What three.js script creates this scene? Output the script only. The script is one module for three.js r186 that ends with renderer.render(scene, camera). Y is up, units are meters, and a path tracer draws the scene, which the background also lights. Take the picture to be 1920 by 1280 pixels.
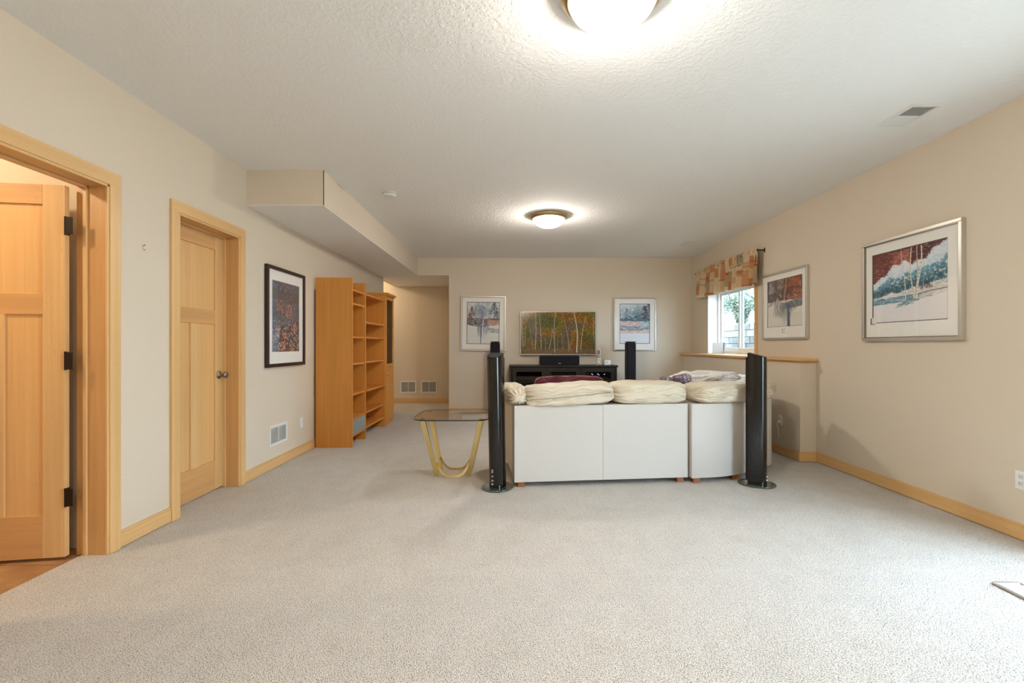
import * as THREE from 'three';
import { RoundedBoxGeometry } from 'three/addons/geometries/RoundedBoxGeometry.js';
import { mergeGeometries, mergeVertices, toCreasedNormals } from 'three/addons/utils/BufferGeometryUtils.js';
import { RectAreaLightUniformsLib } from 'three/addons/lights/RectAreaLightUniformsLib.js';
import { ImprovedNoise } from 'three/addons/math/ImprovedNoise.js';

// ---------------------------------------------------------------- camera, sky, exposure
const scene = new THREE.Scene();
const camera = new THREE.PerspectiveCamera(2 * Math.atan(640 / 905) * 180 / Math.PI, 1.5, 0.05, 200);
camera.position.set(0, 1.203, 0);
camera.lookAt(0, 1.203, -10);
camera.setViewOffset(1920, 1280, 0, -7, 1920, 1280);
const renderer = new THREE.WebGLRenderer();
renderer.toneMapping = THREE.LinearToneMapping;
renderer.toneMappingExposure = 1.26;
renderer.shadowMap.enabled = true;
RectAreaLightUniformsLib.init();
scene.background = new THREE.Color(0.60, 0.81, 1.0);          // even, bright overcast sky
scene.backgroundIntensity = 14.5;
const LAMP = { color: new THREE.Color(1.0, 0.925, 0.835), power: 2.6 };

// ---------------------------------------------------------------- helpers
let seed = 7;
const rnd = () => { seed = (seed * 1664525 + 1013904223) >>> 0; return seed / 4294967296; };
const rr = (a, b) => a + (b - a) * rnd();
const PN = new ImprovedNoise();
const used = {};
function numbered(n) { used[n] = (used[n] ?? -1) + 1; return used[n] ? n + '_' + String(used[n]).padStart(3, '0') : n; }
function clean(g) {
  if (g.index) g = g.toNonIndexed();
  for (const k of Object.keys(g.attributes)) if (!['position', 'normal', 'uv'].includes(k)) g.deleteAttribute(k);
  return g;
}
function uvBox(g, grain = 'y') {                                // metres, v along the grain
  const p = g.attributes.position, n = g.attributes.normal, uv = new Float32Array(p.count * 2);
  for (let i = 0; i < p.count; i++) {
    const c = { x: p.getX(i), y: p.getY(i), z: p.getZ(i) }, a = [Math.abs(n.getX(i)), Math.abs(n.getY(i)), Math.abs(n.getZ(i))];
    const ax = a[0] >= a[1] && a[0] >= a[2] ? 'x' : a[1] >= a[2] ? 'y' : 'z';
    let two = ['x', 'y', 'z'].filter((k) => k !== ax);
    let v = two.includes(grain) ? grain : two[1], u = two.find((k) => k !== v);
    uv[2 * i] = c[u] + 0.37 * c[ax]; uv[2 * i + 1] = c[v];
  }
  g.setAttribute('uv', new THREE.BufferAttribute(uv, 2));
  return g;
}
const bx = (x0, x1, y0, y1, z0, z1, r = 0.002) => {
  const w = Math.abs(x1 - x0), h = Math.abs(y1 - y0), d = Math.abs(z1 - z0), q = Math.min(r, w / 2.2, h / 2.2, d / 2.2);
  const g = r > 0 ? new RoundedBoxGeometry(w, h, d, 1, q) : new THREE.BoxGeometry(w, h, d);
  return g.translate((x0 + x1) / 2, (y0 + y1) / 2, (z0 + z1) / 2);
};
const put = (g, x, y, z, rx = 0, ry = 0, rz = 0) => g.applyMatrix4(new THREE.Matrix4().compose(new THREE.Vector3(x, y, z), new THREE.Quaternion().setFromEuler(new THREE.Euler(rx, ry, rz, 'YXZ')), new THREE.Vector3(1, 1, 1)));
const cyl = (r0, r1, h, n = 24) => new THREE.CylinderGeometry(r0, r1, h, n);
const lathe = (pts, n = 48) => new THREE.LatheGeometry(pts.map(([r, y]) => new THREE.Vector2(r, y)), n);
function mesh(name, geos, mat, parent = scene, { grain, keepUV, label } = {}) {
  let list = (Array.isArray(geos) ? geos : [geos]).map(clean);
  let g = list.length > 1 ? mergeGeometries(list) : list[0];
  if (!keepUV) uvBox(g, grain);
  const m = new THREE.Mesh(g, mat);
  m.name = parent === scene ? numbered(name) : name;
  m.castShadow = m.receiveShadow = true;
  if (label) m.userData.label = label;
  parent.add(m);
  return m;
}
function tag(o, label, category, group) { o.userData.label = label; o.userData.category = category; if (group) o.userData.group = group; return o; }
function thing(name, label, category, [x, y, z] = [0, 0, 0], turn = 0, group) {
  const o = new THREE.Group(); o.name = numbered(name); o.position.set(x, y, z); o.rotation.y = turn; scene.add(o);
  return tag(o, label, category, group);
}
function copyOf(root, [x, y, z], turn, label) {
  const r = root.clone(); r.name = numbered(root.name.replace(/_\d{3}$/, '')); r.position.set(x, y, z); r.rotation.y = turn; scene.add(r);
  r.userData = { ...root.userData, label };
  return r;
}
function struct(name, geos, mat, opt = {}) { const m = mesh(name, geos, mat, opt.parent ?? scene, opt); if (!opt.parent) m.userData.kind = 'structure'; return m; }
function structGroup(name, [x, y, z] = [0, 0, 0], turn = 0) { const o = new THREE.Group(); o.name = numbered(name); o.position.set(x, y, z); o.rotation.y = turn; o.userData.kind = 'structure'; scene.add(o); return o; }

// ---------------------------------------------------------------- computed textures
function hash(i, j, s) { let h = (i * 374761393 + j * 668265263 + s * 1274126177) | 0; h = Math.imul(h ^ (h >>> 13), 1274126177); return ((h ^ (h >>> 16)) >>> 0) / 4294967296; }
function vnoise(u, v, cu, cv, s) {                              // tileable value noise, u and v in 0..1
  const x = u * cu, y = v * cv, i = Math.floor(x), j = Math.floor(y), f = x - i, g = y - j, a = f * f * (3 - 2 * f), b = g * g * (3 - 2 * g);
  const h = (p, q) => hash(((p % cu) + cu) % cu, ((q % cv) + cv) % cv, s);
  return (h(i, j) * (1 - a) + h(i + 1, j) * a) * (1 - b) + (h(i, j + 1) * (1 - a) + h(i + 1, j + 1) * a) * b;
}
function worley(u, v, c, s) {
  const x = u * c, y = v * c, i = Math.floor(x), j = Math.floor(y); let m = 9, id = 0;
  for (let a = -1; a <= 1; a++) for (let b = -1; b <= 1; b++) {
    const p = (((i + a) % c) + c) % c, q = (((j + b) % c) + c) % c, dx = i + a + hash(p, q, s) - x, dy = j + b + hash(p, q, s + 1) - y, d = dx * dx + dy * dy;
    if (d < m) { m = d; id = hash(p, q, s + 2); }
  }
  return [Math.sqrt(m), id];
}
function dataTex(w, h, fn, { srgb = false, rep = [1, 1] } = {}) {
  const d = new Uint8Array(w * h * 4);
  for (let j = 0; j < h; j++) for (let i = 0; i < w; i++) {
    const c = fn(i / w, j / h), k = 4 * (j * w + i);
    for (let q = 0; q < 3; q++) d[k + q] = Math.max(0, Math.min(255, Math.round(255 * (c.length ? c[q] : c))));
    d[k + 3] = 255;
  }
  const t = new THREE.DataTexture(d, w, h, THREE.RGBAFormat);
  t.wrapS = t.wrapT = THREE.RepeatWrapping; t.magFilter = THREE.LinearFilter; t.minFilter = THREE.LinearMipmapLinearFilter; t.generateMipmaps = true;
  if (srgb) t.colorSpace = THREE.SRGBColorSpace;
  t.repeat.set(...rep); t.needsUpdate = true;
  return t;
}
function canvasTex(w, h, draw) {
  const c = document.createElement('canvas'); c.width = w; c.height = h; draw(c.getContext('2d'), w, h);
  const t = new THREE.CanvasTexture(c); t.colorSpace = THREE.SRGBColorSpace; t.anisotropy = 8; return t;
}
const std = (color, roughness = 0.6, extra = {}) => new THREE.MeshStandardMaterial({ color, roughness, ...extra });
const phys = (o) => new THREE.MeshPhysicalMaterial(o);

// wood: v runs along the grain; tint in sRGB 0..1
const woodTex = (tone, depth, s) => dataTex(512, 1024, (u, v) => {
  const w = vnoise(u, v, 3, 2, s + 9) * 0.05;
  const a = vnoise(u + w, v, 40, 3, s), b = vnoise(u, v, 170, 9, s + 1), c = vnoise(u + w, v, 9, 2, s + 2), fl = vnoise(u, v, 120, 60, s + 3);
  const k = 1 + depth * ((a - 0.5) * 0.7 + (b - 0.5) * 0.5 + (c - 0.5) * 0.8) - (fl > 0.93 ? 0.05 : 0);
  return [tone[0] * k, tone[1] * (k * 1.02 - 0.02), tone[2] * (k * 1.06 - 0.06)];
}, { srgb: true, rep: [1 / 0.5, 1 / 1.6] });
const orangePeel = dataTex(512, 512, (u, v) => 0.5 * vnoise(u, v, 60, 60, 3) + 0.35 * vnoise(u, v, 120, 120, 4) + 0.15 * vnoise(u, v, 250, 250, 5), { rep: [2, 2] });
const knockdown = dataTex(1024, 1024, (u, v) => { const a = 0.6 * vnoise(u, v, 55, 55, 13) + 0.4 * vnoise(u, v, 130, 130, 14); return Math.min(1, Math.max(0, (a - 0.42) * 4)) * 0.7 + 0.3 * vnoise(u, v, 300, 300, 15); }, { rep: [1, 1] });
const CN = 1280, carpetH = new Float32Array(CN * CN), carpetI = new Float32Array(CN * CN);
for (let j = 0; j < CN; j++) for (let i = 0; i < CN; i++) { const u = i / CN, v = j / CN, [d, id] = worley(u + 0.004 * vnoise(u, v, 60, 60, 27), v, 200, 21); carpetH[j * CN + i] = Math.max(0, 1 - d * d * 1.5) * 0.7 + 0.3 * id; carpetI[j * CN + i] = id; }
const carpetAt = (a, u, v) => a[Math.round(v * CN) * CN + Math.round(u * CN)];
const carpetBump = dataTex(CN, CN, (u, v) => carpetAt(carpetH, u, v), { rep: [1 / 1.06, 1 / 1.06] });
const carpetColor = dataTex(CN, CN, (u, v) => {                              // looped tufts: pale yarn, darker gaps, some tan strands
  const h = carpetAt(carpetH, u, v), id = carpetAt(carpetI, u, v), k = 0.70 + 0.26 * Math.min(1, h * 1.15) + 0.03 * (vnoise(u, v, 12, 12, 41) - 0.5), tan = id > 0.9 ? 0.06 * vnoise(u, v, 9, 9, 47) : 0;
  return [k * 0.945, k * (0.918 - tan), k * (0.882 - 2.2 * tan)];
}, { srgb: true, rep: [1 / 1.06, 1 / 1.06] });
const leatherBump = dataTex(512, 512, (u, v) => { const [d] = worley(u, v, 90, 51); return 0.6 * d + 0.4 * vnoise(u, v, 14, 40, 52); }, { rep: [3, 3] });
const weaveBump = dataTex(256, 256, (u, v) => 0.5 + 0.25 * Math.sin(u * Math.PI * 2 * 64) * Math.sin(v * Math.PI * 2 * 64) + 0.2 * vnoise(u, v, 100, 100, 61), { rep: [6, 6] });

const mapleTex = woodTex([0.87, 0.70, 0.47], 0.065, 100), beechTex = woodTex([0.84, 0.565, 0.255], 0.07, 200);
const M = {
  wall: std(0xdaccb7, 0.85, { bumpMap: orangePeel, bumpScale: 0.0008 }),
  ceiling: std(0xf1f0ee, 0.9, { bumpMap: knockdown, bumpScale: 0.0012 }),
  carpet: std(0xffffff, 1, { map: carpetColor, bumpMap: carpetBump, bumpScale: 0.007 }),
  maple: std(0xffffff, 0.38, { map: mapleTex }),
  mapleDark: std(0xf0e4d8, 0.38, { map: mapleTex }),
  mapleLight: std(0xfffaf2, 0.42, { map: mapleTex }),
  beech: std(0xffffff, 0.4, { map: beechTex }),
  beechLight: std(0xfff6ea, 0.42, { map: beechTex }),
  white: std(0xe9e9e6, 0.45),
  vinyl: std(0xf2f3f4, 0.35),
  grille: std(0xe6e6e2, 0.4),
  darkGap: std(0x0b0a09, 0.9),
  bronze: std(0x3a342f, 0.38, { metalness: 0.85 }),
  pewter: std(0x8d8678, 0.3, { metalness: 1 }),
  nickel: std(0xc9b48c, 0.28, { metalness: 1 }),
  silver: std(0xc9c6bf, 0.3, { metalness: 0.9 }),
  champagne: std(0xcfcac0, 0.36, { metalness: 0.7 }),
  brass: std(0xe6d497, 0.24, { metalness: 1 }),
  darkFrame: std(0x2c1714, 0.35),
  mat: std(0xeeebe4, 0.9),
  screenPane: phys({ color: 0xd2d7da, roughness: 0, transmission: 1, thickness: 0, ior: 1.5 }),
  pane: phys({ color: 0xffffff, roughness: 0.0, transmission: 1, thickness: 0, ior: 1.5 }),
  smoked: phys({ color: 0xcdbb9c, roughness: 0.0, transmission: 1, thickness: 0, ior: 1.52 }),
  cabinetPane: phys({ color: 0x55585c, roughness: 0.02, transmission: 1, thickness: 0, ior: 1.5 }),
  bookPane: phys({ color: 0x6b4a2c, roughness: 0.05, transmission: 1, thickness: 0, ior: 1.5 }),
  gloss: phys({ color: 0x060708, roughness: 0.16, clearcoat: 0.25, clearcoatRoughness: 0.05 }),
  grillCloth: phys({ color: 0x17131a, roughness: 0.95, sheen: 0.6, sheenRoughness: 0.5, sheenColor: new THREE.Color(0.5, 0.48, 0.45), bumpMap: weaveBump, bumpScale: 0.001 }),
  duct: std(0x75787b, 0.5, { metalness: 0.6 }),
  greenGlass: phys({ color: 0x3c4a44, roughness: 0.08, clearcoat: 1 }),
  black: std(0x14120f, 0.4),
  espresso: std(0x17130f, 0.32),
  leather: std(0xd6cab2, 0.5, { bumpMap: leatherBump, bumpScale: 0.0012 }),
  vinylBack: std(0xcdc8c0, 0.55, { bumpMap: leatherBump, bumpScale: 0.0006 }),
  burgundy: std(0x5a1a2a, 0.9, { bumpMap: weaveBump, bumpScale: 0.002 }),
  frosted: std(0x8f9793, 0.35),
  concrete: std(0xb9b3a6, 0.9, { bumpMap: knockdown, bumpScale: 0.006 }),
};

// ---------------------------------------------------------------- room shell (metres; depth is -z)
const L = -2.333, R = 3.148, BACK = -8.48, CEIL = 2.74, SOF = 2.43, REAR = 2.6, WT = 0.165;
const D1 = [-2.769, -2.045], D2 = [-4.106, -3.376], DTOP = 2.115;        // door openings, left wall
const PD = [-2.55, -0.85], PDTOP = 2.08;                                  // patio door, right wall, behind the right edge of the picture
const WIN = [-7.76, -6.25], WY = [1.075, 2.075];
const holeWall = (pts, holes, depth) => {                                 // shape in (a, y), extruded
  const s = new THREE.Shape(pts.map(([a, b]) => new THREE.Vector2(a, b)));
  for (const [a0, a1, y0, y1] of holes) s.holes.push(new THREE.Path([[a0, y0], [a0, y1], [a1, y1], [a1, y0]].map(([a, b]) => new THREE.Vector2(a, b))));
  return new THREE.ExtrudeGeometry(s, { depth, bevelEnabled: false });
};
const regHole = (a, b, w, h, e = 0.026) => [a - w / 2 + e * 0.6, a + w / 2 - e * 0.6, b - h / 2 + e * 0.6, b + h / 2 - e * 0.6];
const slab = (x0, x1, zn, zf, y, depth, holes) => holeWall([[x0, -zn], [x1, -zn], [x1, -zf], [x0, -zf]], holes, depth).rotateX(-Math.PI / 2).translate(0, y, 0);   // shape (x, -z), thickness upwards
struct('floor', slab(-2.47, R + 0.25, REAR, BACK - 1.7, -0.12, 0.12, [regHole(2.485, 2.27, 0.135, 0.33, 0.014)]), M.carpet);
struct('floor', bx(-4.2, -2.47, -0.12, 0, -8.5, BACK - 1.7, 0), M.carpet);
struct('ceiling', slab(L - 0.17, R + 0.25, REAR + 0.1, BACK - 0.14, CEIL, 0.15, [regHole(2.65, 3.228, 0.2, 0.305), regHole(2.64, 7.25, 0.2, 0.305)]), M.ceiling);
// left wall: a runs along -z
{
  const g = holeWall([[-REAR, -0.08], [8.76, -0.08], [8.76, SOF], [BACK * -1 + 0.14, SOF], [8.62, CEIL], [-REAR, CEIL]].map(([a, b]) => [a, b]), [[-D1[1] - 0.019, -D1[0] + 0.019, -0.06, DTOP + 0.019], [-D2[1] - 0.019, -D2[0] + 0.019, -0.06, DTOP + 0.019], regHole(4.815, 0.32, 0.366, 0.2)], WT);
  g.rotateY(Math.PI / 2);                                                  // a -> -z, thickness -> +x
  g.translate(L - WT, 0, 0);
  struct('wall_left', g, M.wall);
}
{
  const g = holeWall([[-REAR, -0.08], [8.62, -0.08], [8.62, CEIL], [-REAR, CEIL]], [[-PD[1], -PD[0], -0.06, PDTOP], [-WIN[1], -WIN[0], WY[0] - 0.06, WY[1]]], 0.25);
  g.rotateY(Math.PI / 2); g.translate(R, 0, 0);
  struct('wall_right', g, M.wall);
}
struct('wall_back', [bx(-1.11, R, 0, CEIL, BACK, BACK - 0.14, 0.004), bx(-1.66, -1.11, SOF, CEIL, BACK, BACK - 0.14, 0)], M.wall);
struct('wall_rear', bx(L - WT, R + 0.25, 0, CEIL, REAR, REAR + 0.14, 0), M.wall);
// soffit along the left wall, running into the hall: painted faces and a white underside
const SX = -1.6585, SZ = -4.24;
struct('soffit', [bx(L, SX, SOF + 0.004, CEIL, SZ, SZ - 0.02, 0.001), bx(SX - 0.02, SX, SOF + 0.004, CEIL, SZ, BACK, 0.001)], M.wall);
struct('soffit_underside', [bx(L, SX, SOF, SOF + 0.004, SZ, BACK - 0.139, 0), bx(SX, -1.11, SOF - 0.0005, SOF + 0.002, BACK - 0.001, BACK - 0.139, 0)], M.ceiling);
// hall beyond the back wall
const HB = -10.08;
struct('ceiling_hall', bx(L - 0.13, -0.95, SOF, SOF + 0.31, BACK - 0.14, HB, 0), M.ceiling);
struct('ceiling_hall_side', bx(-4.2, L - 0.13, 2.74, 2.85, -8.6, HB, 0), M.ceiling);
struct('wall_hall_far', holeWall([[-4.2, 0], [-0.9, 0], [-0.9, 2.85], [-4.2, 2.85]], [regHole(-2.165, 0.331, 0.335, 0.255), regHole(-1.73, 0.331, 0.335, 0.255)], 0.12).translate(0, 0, HB - 0.12), M.wall);
struct('wall_hall_right', bx(-0.97, -0.85, 0, CEIL, BACK - 0.14, HB, 0), M.wall);
struct('wall_hall_left', bx(-4.3, -4.2, 0, 2.85, -8.5, HB, 0), M.wall);
struct('wall_hall_near', bx(-4.2, L - WT, 0, 2.85, -8.62, -8.74, 0), M.wall);

// ledge (half wall) below the window with a maple cap
const LX = 2.975, LZ = -4.985;
struct('wall_ledge', bx(LX, R, 0, 1.022, LZ, BACK, 0.004), M.wall);
{
  const t = structGroup('trim_1', [LX, 1.022, LZ]);
  mesh('cap_board', [bx(-0.03, R - LX, 0.016, 0.046, 0.03, BACK - LZ, 0.006)], M.maple, t, { grain: 'z' });
  mesh('cap_moulding', [bx(-0.012, R - LX, 0, 0.016, 0.012, BACK - LZ, 0.004)], M.mapleDark, t, { grain: 'z' });
}
// baseboards with a small eased top step
function baseboard(name, x0, z0, x1, z1, nx, nz) {                          // along the wall from 0 to 1, n into the room
  const h = 0.1, th = 0.014, ax = Math.abs(x1 - x0) > Math.abs(z1 - z0);
  const f = (t, y0, y1) => ax ? bx(x0, x1, y0, y1, z0, z0 + nz * t, 0.002) : bx(x0, x0 + nx * t, y0, y1, z0, z1, 0.002);
  const g = structGroup(name);
  mesh('board', f(th, 0.004, h - 0.014), M.maple, g, { grain: ax ? 'x' : 'z' });
  mesh('top_bead', f(th - 0.004, h - 0.014, h), M.maple, g, { grain: ax ? 'x' : 'z' });
}
baseboard('baseboard_left', L, D1[0] - 0.09, L, D2[1] + 0.09, 1, 0);
baseboard('baseboard_left_far', L, D2[0] - 0.09, L, -8.76, 1, 0);
baseboard('baseboard_left_near', L, D1[1] + 0.09, L, REAR, 1, 0);
baseboard('baseboard_right', R, PD[0] - 0.09, R, LZ, -1, 0);
baseboard('baseboard_right_near', R, PD[1] + 0.09, R, REAR, -1, 0);
baseboard('baseboard_ledge_end', LX - 0.014, LZ, R - 0.014, LZ, 0, 1);
baseboard('baseboard_ledge', LX, LZ, LX, BACK, -1, 0);
baseboard('baseboard_back', -1.11, BACK, LX - 0.014, BACK, 0, 1);
baseboard('baseboard_hall', -4.2, HB, -0.97, HB, 0, 1);
baseboard('baseboard_rear', L, REAR, R, REAR, 0, -1);

// ---------------------------------------------------------------- doors in the left wall
function casing(name, [z0, z1]) {                                            // z0 far, z1 near
  const g = structGroup(name), w = 0.089, t = 0.019, x = L;
  mesh('casing_side', [bx(x, x + t, 0, DTOP + w, z0 - w, z0 - 0.012, 0.003), bx(x, x + t - 0.006, 0, DTOP, z0 - 0.014, z0 + 0.002, 0.002)], M.maple, g);
  mesh('casing_side', [bx(x, x + t, 0, DTOP + w, z1 + 0.012, z1 + w, 0.003), bx(x, x + t - 0.006, 0, DTOP, z1 - 0.002, z1 + 0.014, 0.002)], M.maple, g);
  mesh('casing_head', [bx(x, x + t + 0.0006, DTOP + 0.012, DTOP + w + 0.0006, z0 - w + 0.001, z1 + w - 0.001, 0.003), bx(x, x + t - 0.006, DTOP - 0.002, DTOP + 0.014, z0, z1, 0.002)], M.maple, g, { grain: 'z' });
  const a = L - WT;
  mesh('jamb', bx(a, x, 0, DTOP + 0.019, z0 - 0.019, z0, 0.001), M.mapleDark, g);
  mesh('jamb', bx(a, x, 0, DTOP + 0.019, z1, z1 + 0.019, 0.001), M.mapleDark, g);
  mesh('jamb_head', bx(a, x, DTOP, DTOP + 0.019, z0, z1, 0.001), M.mapleDark, g, { grain: 'z' });
  const s0 = x - 0.1, s1 = x - 0.121;
  mesh('door_stop', bx(s1, s0, 0, DTOP, z0, z0 + 0.012, 0.002), M.maple, g);
  mesh('door_stop', bx(s1, s0, 0, DTOP, z1 - 0.012, z1, 0.002), M.maple, g);
  mesh('door_stop', bx(s1, s0, DTOP - 0.012, DTOP, z0, z1, 0.002), M.maple, g, { grain: 'z' });
  return g;
}
casing('trim_2', D1); casing('trim_3', D2);
function leaf(g, w) {                                                        // local: x 0..w from the hinge or far side, front at z = 0.0175
  const st = 0.11, T = 0.0175, y0 = 0.015, y1 = 2.1, pw = (w - 3 * st) / 2;
  const b = (n, x0, x1, a, c, gr, m = M.maple, t = T) => mesh(n, bx(x0, x1, a, c, -t, t, 0.0015), m, g, { grain: gr });
  b('stile', 0, st, y0, y1, 'y'); b('stile', w - st, w, y0, y1, 'y'); b('stile', st + pw, w - st - pw, 0.252, 1.375, 'y');
  b('rail', st, w - st, y0, 0.252, 'x', M.mapleDark); b('rail', st, w - st, 1.375, 1.491, 'x', M.mapleDark); b('rail', st, w - st, 1.99, y1, 'x', M.mapleDark);
  b('panel', st - 0.005, st + pw + 0.005, 0.247, 1.38, 'y', M.mapleLight, 0.007); b('panel', w - st - pw - 0.005, w - st + 0.005, 0.247, 1.38, 'y', M.mapleLight, 0.007);
  b('panel', st - 0.005, w - st + 0.005, 1.486, 1.995, 'y', M.mapleLight, 0.007);
}
{ // open door, hinged on the far jamb, swung into the tiled room
  const g = structGroup('door_1', [-2.512, 0, -2.7255], Math.PI + 0.16);
  leaf(g, 0.702);
  for (const y of [1.873, 1.116, 0.349]) {
    const h = mesh('hinge', [put(bx(-0.003, 0.001, -0.049, 0.049, -0.0175, 0.019, 0.0015), 0, y, 0), put(cyl(0.007, 0.007, 0.104, 14), -0.006, y, -0.0205), put(bx(-0.044, -0.008, -0.049, 0.049, -0.0245, -0.0215, 0.001), 0, y, -0.002)], M.bronze, g, { label: 'dark bronze butt hinge' });
    const sc = [];
    for (const k of [-1, 0, 1]) sc.push(put(cyl(0.004, 0.004, 0.002, 10), -0.03 + 0.008 * (k === 0 ? 1 : 0), y + k * 0.034, -0.0205, Math.PI / 2));
    mesh('screw', sc, M.pewter, h);
  }
}
{ // closed door
  const g = structGroup('door_2', [L - 0.1385, 0, D2[0] + 0.004], Math.PI / 2 + Math.PI);
  // local +x -> world +z, so x = 0 is the far (latch) stile; local +z -> world -x
  leaf(g, 0.722);
  const k = mesh('door_knob', [put(lathe([[0, 0], [0.034, 0], [0.034, 0.004], [0.026, 0.009], [0.012, 0.012], [0.010, 0.036], [0.017, 0.043], [0.026, 0.05], [0.028, 0.058], [0.022, 0.066], [0, 0.069]], 28), 0.062, 0.955, -0.0175, -Math.PI / 2)], M.pewter, g, { label: 'antique pewter knob on a round rose' });
}

// tiled room behind the open door
{
  const g = structGroup('floor_tiled', [-2.47, -0.012, -3.3]);
  mesh('grout', bx(-2.0, 0, -0.1, 0, 0, 2.6, 0), std(0x8e7a62, 0.95), g);
  const tileTex = dataTex(256, 256, (u, v) => { const a = vnoise(u, v, 5, 5, 71) * 0.5 + vnoise(u, v, 14, 14, 72) * 0.3 + vnoise(u, v, 60, 60, 73) * 0.2; return [0.56 + 0.22 * a, 0.40 + 0.2 * a, 0.25 + 0.16 * a]; }, { srgb: true, rep: [1.4, 1.4] });
  const tm = [0xffffff, 0xf0e6da, 0xfff2e0].map((c) => std(c, 0.4, { map: tileTex }));
  for (let i = 0; i < 6; i++) for (let j = 0; j < 8; j++) mesh('tile', bx(-0.003 - i * 0.33 - 0.324, -0.003 - i * 0.33, 0.0, 0.009, 0.003 + j * 0.325, j * 0.325 + 0.321, 0.003), tm[(i * 5 + j * 3) % 3], g);
  struct('wall_tiled_room_far', bx(-4.6, L - WT, 0, CEIL, -2.86, -2.98, 0), M.wall);
  struct('wall_tiled_room_left', bx(-4.6, -4.5, 0, CEIL, -3.2, -0.7, 0), M.wall);
  struct('wall_tiled_room_near', bx(-4.6, L - WT, 0, CEIL, -0.8, -0.7, 0), M.wall);
  struct('ceiling_tiled_room', bx(-4.6, L - WT, CEIL, CEIL + 0.1, -3.2, -0.7, 0), M.ceiling);
  struct('floor_closet', bx(-3.2, -2.47, -0.12, -0.002, -3.2, -4.5, 0), M.carpet);
  struct('ceiling_closet', bx(-3.2, L - WT, CEIL, CEIL + 0.1, -3.2, -4.5, 0), M.ceiling);
  struct('wall_closet', [bx(-3.2, -3.1, 0, CEIL, -4.4, -3.24, 0), bx(-3.2, L - WT, 0, CEIL, -4.5, -4.4, 0)], M.wall);
}

// ---------------------------------------------------------------- ceiling lamps
const bowlMat = std(0xfff4e0, 0.4, { emissive: new THREE.Color(1.0, 0.93, 0.8), emissiveIntensity: 1.6 });
function ceilingLamp([x, z], label, y = CEIL, power = LAMP.power, tone = LAMP.color) {
  const t = thing('ceiling_lamp', label, 'ceiling lamp', [x, y, z]);
  mesh('lamp_pan', lathe([[0, 0], [0.205, 0], [0.222, -0.006], [0.226, -0.016], [0.222, -0.026], [0.21, -0.032], [0.206, -0.04], [0.196, -0.046], [0.19, -0.046], [0.186, -0.034], [0, -0.03]], 64), M.nickel, t, { keepUV: true });
  mesh('lamp_bowl', lathe([[0.19, -0.04], [0.187, -0.058], [0.172, -0.084], [0.142, -0.112], [0.1, -0.134], [0.05, -0.147], [0, -0.151]], 64), bowlMat, t, { keepUV: true });
  const p = new THREE.PointLight(tone, power, 0, 2); p.position.set(0, -0.095, 0); p.castShadow = true; p.shadow.radius = 3; p.name = 'lamp_light'; t.add(p);
  const d = new THREE.RectAreaLight(tone, power * 88, 0.14, 0.14); d.position.set(0, -0.153, 0); d.rotation.x = -Math.PI / 2; d.name = 'lamp_down_light'; t.add(d);
  return t;
}
ceilingLamp([0.435, -5.72], 'round flush ceiling lamp with brass-toned rim in the middle of the ceiling, the far one');
ceilingLamp([0.435, -2.09], 'round white ceiling lamp cut off by the top edge of the photo, the near one');
ceilingLamp([0.435, 1.4], 'flush ceiling lamp behind the camera');
ceilingLamp([-3.15, -9.45], 'flush ceiling lamp hidden in the side hall', 2.74, 1.1, new THREE.Color(1, 0.78, 0.5));
ceilingLamp([-3.4, -1.9], 'flush ceiling lamp inside the tiled room behind the open door', CEIL, 2.0, new THREE.Color(1, 0.8, 0.55));

// smoke detector
{
  const t = thing('smoke_detector', 'small round white smoke detector on the ceiling beside the soffit', 'smoke detector', [-1.235, CEIL, -4.87]);
  mesh('mounting_plate', lathe([[0, 0], [0.066, 0], [0.068, -0.004], [0.066, -0.01], [0, -0.01]], 40), M.white, t, { keepUV: true });
  const parts = []; for (let i = 0; i < 28; i++) { const a = i / 28 * Math.PI * 2; parts.push(put(bx(-0.003, 0.003, -0.022, -0.011, -0.004, 0.004, 0.001), 0.055 * Math.cos(a), 0, 0.055 * Math.sin(a), 0, -a, 0)); }
  mesh('vent_ring', [...parts, lathe([[0, -0.009], [0.05, -0.01], [0.05, -0.024], [0, -0.024]], 32)], M.white, t);
  mesh('cover', lathe([[0, -0.04], [0.03, -0.04], [0.05, -0.037], [0.06, -0.03], [0.062, -0.022], [0.05, -0.0215], [0, -0.0215]], 40), M.white, t, { keepUV: true });
}

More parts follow.
